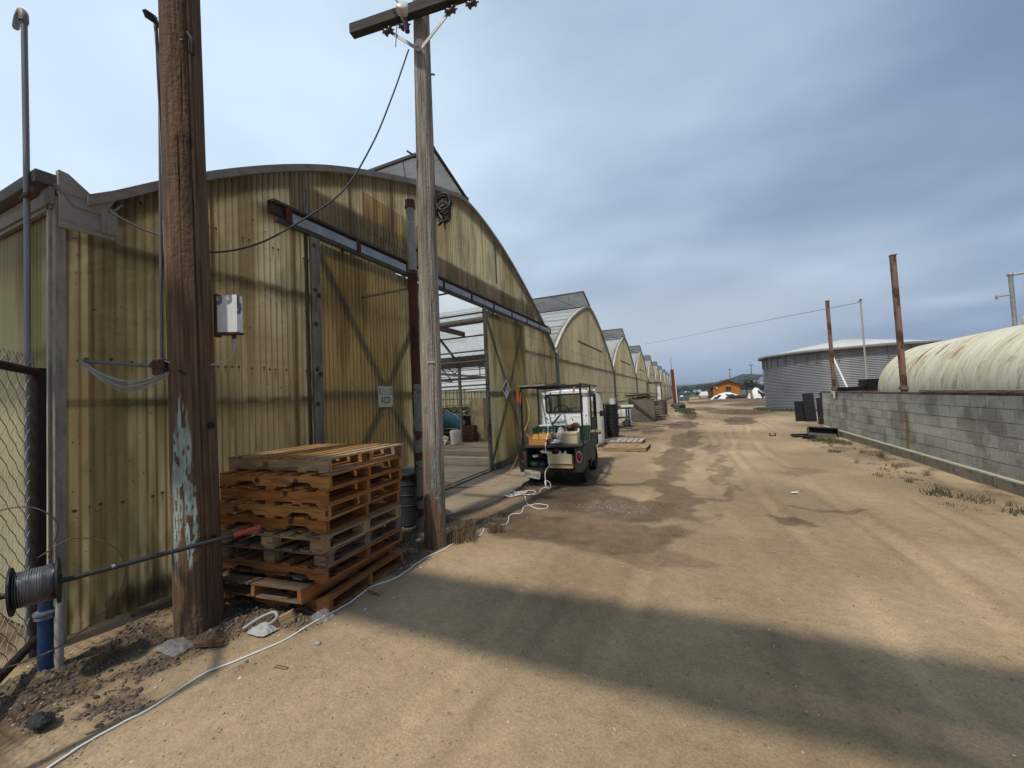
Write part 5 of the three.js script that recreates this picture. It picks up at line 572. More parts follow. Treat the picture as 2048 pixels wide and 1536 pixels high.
{ // cream horizontal tank on saddles
  const T = thing('storage_tank', 'long cream horizontal tank with rust streaks behind the block wall', 'tank', [6.42, 1.42, -15.0], -0.0289), r = 1.26, L = 13.5;
  const m = std({ map: tex(1024, 1024, (u, v) => { const a = v * 6.283, up = Math.cos(a), s = u * 14.5, arc = v * 8; let k = 0.845 + 0.08 * (fbm(s * 2, arc * 2, 4, 831) - 0.5); let c = [k, k * 0.97, k * 0.855]; const run = fbm(arc * 0.8 + 3, s * 7, 4, 832), fl = fbm(s * 3, arc * 3, 4, 833);
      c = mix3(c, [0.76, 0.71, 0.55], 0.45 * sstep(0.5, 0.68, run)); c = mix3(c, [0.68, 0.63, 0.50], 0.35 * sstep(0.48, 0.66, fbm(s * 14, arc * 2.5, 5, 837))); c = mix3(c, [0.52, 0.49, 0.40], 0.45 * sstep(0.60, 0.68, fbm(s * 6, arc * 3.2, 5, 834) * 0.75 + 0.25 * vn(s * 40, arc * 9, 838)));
      c = mix3(c, [0.50, 0.235, 0.07], 0.85 * sstep(0.60, 0.68, fbm(s * 7, arc * 2.2, 4, 835)) * sstep(0.35, 0.6, up) * sstep(0.98, 0.8, up) * sstep(2.2, 2.5, s) * sstep(4.6, 4.0, s));  return c; }), bumpMap: blotch, bumpScale: 0.006, roughness: 0.75 });
  const prof2 = []; for (let i = 0; i <= 14; i++) { const a = i / 14 * Math.PI / 2; prof2.push([-0.95 * Math.cos(a), r * Math.sin(a)]); } for (let i = 1; i <= 24; i++) prof2.push([i / 24 * L, r]);
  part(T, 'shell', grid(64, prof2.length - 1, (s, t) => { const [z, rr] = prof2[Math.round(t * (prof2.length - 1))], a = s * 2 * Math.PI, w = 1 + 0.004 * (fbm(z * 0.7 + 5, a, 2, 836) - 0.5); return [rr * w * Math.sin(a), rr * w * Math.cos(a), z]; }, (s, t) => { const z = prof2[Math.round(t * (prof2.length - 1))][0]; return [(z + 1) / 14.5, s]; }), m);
  for (const z of [1.0, 6, 11]) part(T, 'saddle', box(2.0, 0.6, 0.25, 0, -1.13, z), dullSteel);
  part(T, 'fill_pipe', [cyl(0.035, 0.035, 1.15, -0.1, 1.78, 3.4)], galv); part(T, 'pipe_arm', [bar([-0.1, 2.32, 3.4], [1.6, 2.36, 4.3], 0.025, 10)], galv); part(T, 'pipe_elbow', new THREE.SphereGeometry(0.05, 12, 10).translate(-0.1, 2.33, 3.4), galv); part(T, 'tap', [bar([-0.1, 1.93, 3.4], [-0.26, 1.91, 3.36], 0.022, 8), cyl(0.045, 0.045, 0.02, -0.3, 1.9, 3.35, 0, 0, 1.4)], worn(0.5, 0.48, 0.44)); part(T, 'manhole', [cyl(0.24, 0.24, 0.14, 0.1, 1.28, 4.6), cyl(0.29, 0.29, 0.03, 0.1, 1.36, 4.6)], worn(0.72, 0.7, 0.6)); part(T, 'lifting_lug', [new THREE.TorusGeometry(0.09, 0.025, 8, 18).translate(-0.2, 1.3, 4.0)], worn(0.7, 0.66, 0.5)); part(T, 'flange', cyl(0.11, 0.11, 0.07, -0.1, 1.25, 0.2), rustySteel);
}
{ // corrugated water tank
  const T = thing('water_tank', 'round corrugated silver water tank with a low white roof', 'tank', [10.46, 0, -35.4]), r = 5.05, H = 3.78, pts = []; for (let i = 0; i <= 36 * 6; i++) pts.push([r + 0.02 * Math.cos(i / 6 * 2 * Math.PI), 0.02 + i / 216 * H]);
  const sil = std({ color: lin(0.42, 0.43, 0.435), map: tex(1024, 256, (u, v) => { const k = 0.78 + 0.1 * (fbm(u * 40, v * 3, 4, 841, 40, 3) - 0.5) + 0.06 * (hash(Math.floor(u * 24), Math.floor(v * 4), 842) - 0.5); return [k, k, k * 1.01]; }), roughness: 0.6, metalness: 0.3 });
  part(T, 'wall', new THREE.LatheGeometry(pts.map(p => new THREE.Vector2(...p)), 96), sil); part(T, 'roof', new THREE.LatheGeometry([[5.32, 3.86], [5.3, 3.94], [2.6, 4.42], [0.5, 4.78], [0, 4.8]].map(p => new THREE.Vector2(...p)), 32).toNonIndexed(), worn(0.72, 0.72, 0.70, 0.6)); part(T, 'eave_band', new THREE.LatheGeometry([[5.3, 3.80], [5.36, 3.8], [5.36, 3.95], [5.3, 3.95]].map(p => new THREE.Vector2(...p)), 64), galv); part(T, 'shadow_gap_band', new THREE.LatheGeometry([[5.0, 3.55], [5.0, 3.86]].map(p => new THREE.Vector2(...p)), 64), darkSteel);
  for (let k = 0; k < 26; k++) { const a = 2.4 + k / 26 * 3.6; part(T, 'stiffener', box(0.05, 0.75, 0.05, (r + 0.03) * Math.sin(a), 3.45, (r + 0.03) * Math.cos(a), 0, a, 0), dullSteel); }
  for (let k = 0; k < 14; k++) { const a = 2.6 + k / 14 * 3.2; part(T, 'stiffener', box(0.05, 0.75, 0.05, (r + 0.03) * Math.sin(a + 3.1), 3.45, (r + 0.03) * Math.cos(a + 3.1), 0, a + 3.1, 0), dullSteel); }
  solo('downpipe', bar([8.25, 3.75, -30.55], [8.75, 1.2, -29.6], 0.055, 10), plain(0.75, 0.75, 0.75, 0.4), 'white plastic downpipe leaning against the silver tank', 'pipe');
  const p = thing('wire_mast', 'thin pale mast standing in front of the silver tank', 'mast', [8.45, 0, -26]); part(p, 'shaft', cyl(0.045, 0.035, 5.9, 0, 2.95, 0), worn(0.5, 0.49, 0.45)); part(p, 'head', [box(0.06, 0.12, 0.06, 0, 5.95, 0), bar([-0.12, 5.9, 0], [0.1, 6.0, 0], 0.02, 6)], darkSteel);
  solo('overhead_wire', rope([[8.4, 5.85, -26], [3.2, 7.1, -40], [-0.8, 7.9, -50], [-5.2, 8.75, -60]], 0.012, 40, 4), wireBlack, 'thin wire running from the pale mast across the road', 'wire');
}
const trayMat = std({ color: lin(0.017, 0.018, 0.02), roughness: 0.5, map: blotch });
{ // black nursery trays on the wall and at its end
  const R = rng(851); const tray = (n, l, x, y, z, w, h, d, turn, rx, g) => { const o = thing(n, l, 'tray', [x, y, z], turn, g); const b = []; b.push(box(w, 0.012, d, 0, 0.006, 0), box(w + 0.02, h, 0.012, 0, h / 2, d / 2), box(w + 0.02, h, 0.012, 0, h / 2, -d / 2), box(0.012, h, d, w / 2, h / 2, 0), box(0.012, h, d, -w / 2, h / 2, 0)); part(o, 'shell', b, trayMat); part(o, 'rim', [box(w + 0.05, 0.012, 0.02, 0, h, d / 2 + 0.01), box(w + 0.05, 0.012, 0.02, 0, h, -d / 2 - 0.01)], trayMat); if (rx) o.rotation.x = rx; return o; };
  for (let i = 0; i < 5; i++) tray('nursery_tray', 'flat black nursery tray in the low pile on the return wall', 5.3 + (R() - 0.5) * 0.1, 1.39 + i * 0.028, -17.55, 0.9, 0.035, 0.5, R() * 0.1, 0, 'black trays piled on the wall');
  for (let i = 0; i < 7; i++) tray('nursery_tray', 'flat black nursery tray in the higher pile next to the cream tank', 5.95 + (R() - 0.5) * 0.08, 1.39 + i * 0.055, -17.5, 0.75, 0.06, 0.5, R() * 0.12, 0, 'black trays piled next to the tank');
  const panel = (l, x, z, w, h, t, lean) => { const o = thing('black_panel', l, 'bench top', [x, 0, z], t, 'black panels leaning at the wall end'); const b = [box(w, h, 0.04, 0, h / 2, 0)]; for (let i = 0; i < 5; i++) b.push(box(w - 0.04, 0.015, 0.05, 0, (i + 0.5) * h / 5, 0)); part(o, 'board', b, trayMat); o.rotation.x = lean; return o; };  // flat black panels of unknown use, leaning at the wall end
  panel('low wide black panel, outermost of those at the wall end', 4.9, -22.5, 0.66, 0.95, 0.05, -0.06); panel('tall narrow black panel, overlapping the low wide one', 5.12, -22.2, 0.42, 1.32, -0.02, -0.07).rotation.z = 0.05; panel('black panel standing beside the nested pot column', 5.35, -21.2, 0.45, 1.1, 0.03, -0.05);
  { const o = thing('black_crate', 'small black crate with a white label at the wall end', 'crate', [5.18, 0, -20.6]); part(o, 'body', rbox(0.34, 0.3, 0.3, 0.02, 0, 0.15, 0), trayMat); part(o, 'label', box(0.14, 0.11, 0.004, 0.04, 0.1, 0.153), plain(0.75, 0.75, 0.75)); }
  for (let i = 0; i < 14; i++) { const o = thing('nursery_pot', i ? 'black nursery pot in the slanting nested column at the wall end' : 'lowest black nursery pot of the slanting column at the wall end', 'pot', [4.99 - i * 0.004, i * 0.082, -19.0 - i * 0.01], 0, 'nested pots at the wall end'); part(o, 'shell', new THREE.CylinderGeometry(0.21, 0.17, 0.3, 20, 1, true).translate(0, 0.15, 0), trayMat); part(o, 'rim', new THREE.TorusGeometry(0.215, 0.012, 6, 24).rotateX(Math.PI / 2).translate(0, 0.29, 0), trayMat); o.rotation.z = 0.03 * Math.sin(i * 2.1); o.rotation.x = 0.04 * Math.cos(i * 1.7); }
  tray('black_trough', 'large black trough tipped over by the foot of the block wall', 3.82, 0.02, -15.5, 0.75, 0.2, 0.42, -0.1, 1.0); tray('nursery_tray', 'flattened black tray lying left of the tipped trough', 3.35, 0.01, -15.75, 0.55, 0.04, 0.3, 0.2, 0.1); tray('nursery_tray', 'small grey-black tray lying before the tipped trough', 3.42, 0.02, -15.2, 0.34, 0.05, 0.22, -0.3, 0.12);
  { const o = thing('black_clip', 'small black U-shaped clip lying on the dirt road', 'clip', [2.55, 0.0, -15.9], 0.2); part(o, 'bracket', [box(0.16, 0.02, 0.05, 0, 0.015, 0), box(0.02, 0.1, 0.05, -0.08, 0.05, 0), box(0.02, 0.1, 0.05, 0.08, 0.05, 0)], trayMat); }
}
// ---------------------------------------------------------------- yard clutter along the greenhouses
{
  const o = thing('plastic_tank', 'tall white plastic cylinder with a plywood lid beside the truck', 'tank', [-2.76, 0.06, -12.9]); const wm = std({ color: lin(0.78, 0.78, 0.76), roughness: 0.45, map: blotch }); part(o, 'body', lathe([[0, 0.02], [0.19, 0], [0.22, 0.04], [0.225, 0.2], [0.225, 1.66], [0.21, 1.68], [0, 1.68]], 36), wm); part(o, 'lid', box(0.62, 0.025, 0.46, 0.0, 1.70, 0, 0, 0.1, 0), wood(0.5, 0.4, 0.26, 0)); part(o, 'base', [box(0.5, 0.06, 0.5, 0.05, -0.03, 0.02)], darkWood);
  const stack = (n, x, z, r, label, g) => { for (let i = 0; i < n; i++) { const p = thing('nursery_pot', i === n - 1 ? label + ', uppermost' : label, 'pot', [x + 0.012 * Math.sin(i * 2.3), i * 0.072, z + 0.012 * Math.cos(i * 1.7)], i, g); part(p, 'shell', new THREE.CylinderGeometry(r, r * 0.86, 0.26, 22, 1, true).translate(0, 0.13, 0), trayMat); part(p, 'rim', new THREE.TorusGeometry(r + 0.006, 0.014, 6, 22).rotateX(Math.PI / 2).translate(0, 0.25, 0), trayMat); p.rotation.x = 0.06 * Math.sin(i * 1.3); p.rotation.z = 0.06 * Math.cos(i * 2.2); } };
  stack(11, -3.05, -14.9, 0.22, 'black nursery pot in the shorter nested stack next to the white cylinder', 'shorter stack of pots'); stack(15, -2.74, -15.6, 0.245, 'black nursery pot in the taller nested stack beyond the white cylinder', 'taller stack of pots');
  { const p = thing('nursery_pot', 'black pot lying on its side on the shorter pot stack', 'pot', [-3.05, 1.22, -15.0]); part(p, 'shell', new THREE.CylinderGeometry(0.17, 0.14, 0.26, 22, 1, true).rotateX(Math.PI / 2 - 0.2), trayMat); part(p, 'base', new THREE.CircleGeometry(0.14, 22).translate(0, -0.02, -0.12), trayMat); }
  // slatted bin with a diagonal plank
  const slat = [wood(0.23, 0.20, 0.17, 0), wood(0.19, 0.16, 0.13, 1), wood(0.27, 0.235, 0.20, 0)], R = rng(861);
  const b = thing('slatted_bin', 'grey weathered slatted bin side with a diagonal plank', 'bin', [-2.5, 0, -23.9], 0.1); for (let i = 0; i < 6; i++) part(b, 'slat', box(1.42, 0.195, 0.03, 0, 0.12 + i * 0.205, 0, 0, 0, (R() - 0.5) * 0.01, R()), slat[Math.floor(R() * 3)]); for (const x of [-0.68, 0.68]) part(b, 'post', box(0.07, 1.32, 0.07, x, 0.66, -0.05), slat[1]); part(b, 'diagonal_plank', box(1.78, 0.16, 0.03, 0.02, 0.66, 0.036, 0, 0, -0.72), wood(0.085, 0.062, 0.045, 1)); part(b, 'top_rail', box(1.46, 0.06, 0.07, 0, 1.29, -0.01), wood(0.2, 0.13, 0.09, 1)); for (let i = 0; i < 6; i++) part(b, 'side_slat', box(0.03, 0.09, 1.4, 0.7, 0.12 + i * 0.205, -0.75), slat[i % 3]); for (const x of [-0.68, 0.68]) part(b, 'back_post', box(0.07, 1.3, 0.07, x, 0.65, -1.46), slat[1]); for (let i = 0; i < 6; i++) part(b, 'back_slat', box(1.42, 0.16, 0.03, 0, 0.12 + i * 0.205, -1.48), slat[i % 3]);
  for (let i = 0; i < 13; i++) solo('scrap_plank', box(1.0 + R() * 0.9, 0.03, 0.11 + 0.06 * R(), 0, 0, 0, (R() - 0.5) * 0.3, (R() - 0.5) * 1.3, (R() - 0.5) * 0.12, R()).translate(-2.5 + (R() - 0.5) * 0.5, 1.35 + i * 0.026, -24.7 + (R() - 0.5) * 0.8), slat[Math.floor(R() * 3)], 'grey scrap plank in the loose heap on the slatted bin', 'plank', 'scrap planks on the slatted bin');
  // column of flats, upright pallets
  for (let i = 0; i < 8; i++) { const o2 = thing('wooden_flat', 'dark wooden flat in the stack beside the slatted bin', 'flat', [-1.62, i * 0.145, -25.2], 0.05 * (R() - 0.5), 'stacked wooden flats'); part(o2, 'frame', [box(0.62, 0.09, 0.025, 0, 0.05, 0.3), box(0.62, 0.09, 0.025, 0, 0.05, -0.3), box(0.025, 0.09, 0.6, 0.3, 0.05, 0), box(0.025, 0.09, 0.6, -0.3, 0.05, 0)], slat[i % 3]); part(o2, 'bottom', box(0.6, 0.012, 0.58, 0, 0.01, 0), slat[(i + 1) % 3]); }
  for (let i = 0; i < 5; i++) { const p = pallet({ seed: 871 + i, tone: i === 1 ? 3 : 4, tone2: 4, pos: [-1.5 + i * 0.03, 0.62, -28.6 - i * 0.17], turn: 0, label: i === 1 ? 'pallet with two bright yellow boards standing on edge' : 'greyed pallet standing on edge behind the stacked flats', group: 'pallets standing on edge' }); p.rotation.set(Math.PI / 2 - 0.04, 0, Math.PI / 2); }
  // red and white leaning post, frame, skip and more
  { const p = thing('gate_post', 'leaning rust-red post with a white painted edge', 'post', [-1.3, 0, -44.5]); part(p, 'shaft', box(0.34, 4.0, 0.25, 0, 1.98, 0, 0, 0, 0.035), std({ map: rustTex([0.40, 0.22, 0.16], [0.55, 0.47, 0.42], 0.4, 881), roughness: 0.9 })); part(p, 'painted_edge', box(0.09, 3.9, 0.26, 0.205, 1.96, 0.01, 0, 0, 0.035), plain(0.68, 0.56, 0.46)); part(p, 'aerial', bar([-0.1, 3.9, 0], [-0.14, 5.2, 0], 0.035, 6), galv); }
  { const p = thing('goal_frame', 'dark square timber frame against the far greenhouse', 'frame', [-3.1, 0, -42]); part(p, 'post', box(0.12, 2.6, 0.12, -0.6, 1.3, 0), darkWood); part(p, 'post', box(0.12, 2.6, 0.12, 0.7, 1.3, 0), darkWood); part(p, 'lintel', box(1.5, 0.14, 0.14, 0.05, 2.64, 0), darkWood); part(p, 'white_board', box(0.3, 1.3, 0.05, 0.5, 1.6, 0.1), plain(0.7, 0.7, 0.7)); }
  { const d = thing('rubbish_skip', 'grey steel skip with a white label beyond the red post', 'skip', [-0.7, 0, -66], 0.05); const gm = worn(0.13, 0.16, 0.185, 0.6); part(d, 'body', extrude([[-0.85, 0.2], [0.75, 0.2], [0.95, 1.3], [-0.95, 1.3]], 1.3).translate(0, 0, -0.65), gm); part(d, 'lid', box(1.9, 0.06, 1.4, -0.02, 1.36, 0, 0.05, 0, -0.04), plain(0.03, 0.03, 0.035)); part(d, 'rim', box(2.0, 0.08, 0.06, 0, 1.28, 0.67), gm); part(d, 'label', box(0.4, 0.3, 0.01, -0.2, 0.95, 0.66), plain(0.75, 0.75, 0.75)); for (const x of [-0.7, 0.6]) part(d, 'caster', cyl(0.1, 0.1, 0.08, x, 0.1, 0.5, 0, 0, Math.PI / 2), blackMetal); }
  { const p = solo('tarpaulin_heap', crumple(1.3, 0.6, 0.9, 885).translate(-0.9, 0, -41.5), plain(0.02, 0.02, 0.022, 0.5), 'crumpled black plastic heap by the red post', 'plastic'); }
  const bucket = (l, x, y, z, s = 1, m = plain(0.72, 0.72, 0.70, 0.4)) => { const o2 = thing('bucket', l, 'bucket', [x, y, z]); part(o2, 'body', lathe([[0, 0.01], [0.125, 0], [0.13, 0.02], [0.15, 0.34], [0.14, 0.34], [0.12, 0.03], [0, 0.03]].map(([a, c]) => [a * s, c * s]), 26), m); part(o2, 'rim', [new THREE.TorusGeometry(0.152 * s, 0.008 * s, 6, 26).rotateX(Math.PI / 2).translate(0, 0.33 * s, 0), new THREE.TorusGeometry(0.147 * s, 0.007 * s, 6, 26).rotateX(Math.PI / 2).translate(0, 0.27 * s, 0)], m); return o2; };
  globalThis.bucketOf = bucket;
  const tb = thing('work_table', 'low dark table cluttered with boards behind the pot stacks', 'table', [-3.35, 0, -20.0]); part(tb, 'top', box(1.4, 0.05, 1.1, 0, 0.98, 0), darkWood); for (const [x, z] of [[-0.6, 0.4], [0.6, 0.4], [-0.6, -0.4], [0.6, -0.4]]) part(tb, 'leg', box(0.07, 0.98, 0.07, x, 0.48, z), darkWood); part(tb, 'shelf', box(1.3, 0.04, 1.0, 0, 0.5, 0), darkWood);
  bucket('white paint bucket standing on the dark table', -3.42, 1.1, -19.8, 1.05); solo('timber_block', box(0.7, 0.1, 0.3, -3.4, 1.052, -19.8), brownWood, 'brown timber block under the white paint bucket', 'timber'); solo('styrofoam_sheet', box(0.9, 0.09, 0.5, 0, 0, 0, 0, 0.1, 0).translate(-2.95, 1.05, -20.35), plain(0.75, 0.75, 0.75), 'white foam slab lying on the dark table end', 'slab');
  const dr = (l, x, z, m, h = 0.85) => { const o2 = thing('drum', l, 'drum', [x, 0, z]); part(o2, 'body', lathe([[0, 0], [0.25, 0], [0.27, 0.03], [0.27, h * 0.33], [0.28, h * 0.35], [0.27, h * 0.37], [0.27, h * 0.65], [0.28, h * 0.67], [0.27, h * 0.69], [0.27, h - 0.03], [0.25, h], [0, h]], 28), m); part(o2, 'bung', [cyl(0.04, 0.04, 0.03, 0.1, h, 0.1)], m); };
  dr('white plastic drum between the pot stacks and the slatted bin', -3.2, -22.6, plain(0.68, 0.69, 0.69, 0.45), 0.8); dr('second white drum half hidden by the slatted bin', -3.65, -23.2, plain(0.6, 0.62, 0.62, 0.45), 0.75);
  solo('plastic_sack', crumple(0.5, 0.38, 0.4, 887).translate(-2.9, 0, -20.9), plain(0.7, 0.7, 0.7), 'white plastic sack on the ground beside the taller pot stack', 'sack');
  for (let i = 0; i < 8; i++) solo('scrap_board', box(0.7 + R() * 1.2, 0.025, 0.08 + R() * 0.1, 0, 0, 0, 0, (R() - 0.5) * 2, 0, R()).translate(-3.0 + R() * 2.2, 0.03 + 0.004 * i, -17.5 - R() * 6), [slat[0], slat[2], wood(0.4, 0.36, 0.3, 0)][i % 3], 'scrap board lying flat on the dirt near the slatted bin', 'board', 'scrap boards on the dirt');
}
// ---------------------------------------------------------------- behind the door
{
  part(bucketOf('white lidded bucket on the concrete floor inside the doorway', -8.2, 0.015, -12.95, 1.35), 'lid', [cyl(0.212, 0.205, 0.05, 0, 0.485, 0, 0, 0, 0, 26), cyl(0.17, 0.17, 0.05, 0, 0.53, 0, 0, 0, 0, 26)], plain(0.7, 0.7, 0.68, 0.4));
  { const b = thing('blue_barrel', 'tilted blue plastic barrel on a cart in front of the flowers', 'barrel', [-9.35, 0.78, -14.6]); b.rotation.set(0.15, 0.5, 0.95); const m = std({ color: lin(0.055, 0.19, 0.29), roughness: 0.5, map: blotch }); part(b, 'body', lathe([[0, -0.5], [0.27, -0.5], [0.3, -0.46], [0.34, 0.5], [0.32, 0.5], [0.285, -0.45], [0, -0.45]], 32), m); part(b, 'rim', new THREE.TorusGeometry(0.34, 0.018, 8, 32).rotateX(Math.PI / 2).translate(0, 0.49, 0), m); }
  { const c = thing('hand_cart', 'dark wire cart carrying the blue barrel', 'cart', [-9.2, 0, -14.4]); const bars = []; part(c, 'deck', [box(0.9, 0.03, 0.6, 0, 0.36, 0)], darkSteel); for (const [x, z] of [[-0.4, 0.27], [0.4, 0.27], [-0.4, -0.27], [0.4, -0.27]]) { part(c, 'upright', box(0.03, 0.5, 0.03, x, 0.3, z), darkSteel); part(c, 'wheel', cyl(0.07, 0.07, 0.03, x, 0.07, z, Math.PI / 2), blackMetal); } part(c, 'rail', bar([-0.4, 0.54, 0.27], [0.4, 0.54, 0.27], 0.012, 6), galv); }
  for (let i = 0; i < 4; i++) { const o = thing('harvest_crate', 'dark red harvest crate in the stack beside the cart', 'crate', [-8.15, i * 0.165, -13.95], 0.05 * i, 'red crates inside the greenhouse'); crateOf(o, 0.5, 0.15, 0.38, plain(0.085, 0.025, 0.02, 0.6)); }
  { const o = thing('cabinet', 'tall cream plastic cabinet with a sloping top by the door leaf', 'cabinet', [-8.0, 0, -14.6]); part(o, 'body', extrude([[-0.3, 0.0], [0.3, 0.0], [0.3, 1.75], [-0.2, 1.75], [-0.32, 1.6]], 0.5).translate(0, 0, -0.25), worn(0.62, 0.52, 0.33, 0.6)); part(o, 'handle', box(0.02, 0.2, 0.03, -0.2, 1.0, 0.26), plain(0.8, 0.75, 0.6)); }
  for (const [x, z, k, l] of [[-9.0, -13.0, 0.34, 'bulging tan sack on the floor beside the white bucket'], [-9.3, -13.3, 0.3, 'second tan sack behind the bulging one']]) solo('sack', crumple(0.9, k, 0.6, 901 + x).translate(x, 0.015, z), plain(0.42, 0.33, 0.23), l, 'sack');
  solo('pump_hose', rope([[-8.55, 0.04, -12.7], [-8.5, 0.16, -12.75], [-8.62, 0.17, -12.8], [-8.8, 0.15, -12.85], [-8.85, 0.04, -12.9]], 0.03, 30, 8), plain(0.7, 0.7, 0.7), 'short white pipe offcut on the floor by the bucket', 'pipe');
  // flower beds: one object per bed
  const R = rng(911), M = new THREE.Matrix4(), Q = new THREE.Quaternion(), lm = phys({ roughness: 0.8, transmission: 0.25, thickness: 0 }), leafG = (() => { const g = new THREE.BufferGeometry(); g.setAttribute('position', new THREE.Float32BufferAttribute([0, 0, 0, 0.5, 0.5, 0.12, 0, 1, 0.0, -0.5, 0.5, 0.12], 3)); g.setAttribute('uv', new THREE.Float32BufferAttribute([0, 0, 1, 0, 1, 1, 0, 1], 2)); g.setIndex([0, 1, 2, 0, 2, 3]); g.computeVertexNormals(); return g; })();
  const petal = new THREE.SphereGeometry(0.5, 7, 5, 0, 6.3, 0, 1.7);
  const bed = (z0, z1, h, n, cols, x0 = -8.6, x1 = -22) => { const lv = new THREE.InstancedMesh(leafG, lm, n); lv.name = numbered('flower_bed'); info(lv, 'dense bed of leafy flowering plants inside the greenhouse', 'plants', 'flower beds inside the greenhouse', 'stuff'); const c = new THREE.Color(); for (let i = 0; i < n; i++) { const x = x0 - (x0 - x1) * R() ** 1.5, z = mix(z0, z1, R()), y = h * (1 - (1 - R()) ** 1.6) + 0.0; Q.setFromEuler(new THREE.Euler(R() * 2 - 1, R() * 6.3, R() * 1.2 - 0.6)); const s = 0.07 + 0.07 * R(); M.compose(V(x, y, z), Q, V(s, s * 1.5, s)); lv.setMatrixAt(i, M); const k = 0.5 + 0.9 * R(); c.setRGB(0.035 * k, 0.075 * k, 0.028 * k); lv.setColorAt(i, c); } scene.add(lv);
    const f = new THREE.InstancedMesh(petal, std({ roughness: 0.7 }), Math.floor(n / 14)); f.name = numbered('flower_heads'); info(f, 'flower heads above the leafy bed inside the greenhouse', 'flowers', 'flower heads inside the greenhouse', 'stuff'); for (let i = 0; i < f.count; i++) { const x = x0 - (x0 - x1) * R() ** 1.5, z = mix(z0, z1, R()); Q.setFromEuler(new THREE.Euler(R() - 0.5, R() * 6, R() - 0.5)); const s = 0.06 + 0.05 * R(); M.compose(V(x, h + 0.03 + 0.08 * R(), z), Q, V(s, s * 0.6, s)); f.setMatrixAt(i, M); const k = cols[Math.floor(R() * cols.length)]; c.setRGB(...k); f.setColorAt(i, c); } scene.add(f); };
  bed(-14.9, -16.4, 0.95, 9000, [[0.6, 0.55, 0.5], [0.55, 0.4, 0.4], [0.12, 0.02, 0.02]], -8.3, -20); bed(-16.8, -18.6, 1.05, 12000, [[0.5, 0.32, 0.06], [0.6, 0.55, 0.45], [0.3, 0.12, 0.03]], -9, -28); bed(-19.2, -25.5, 1.15, 16000, [[0.35, 0.05, 0.03], [0.4, 0.12, 0.03], [0.3, 0.16, 0.04]], -10, -35);
}
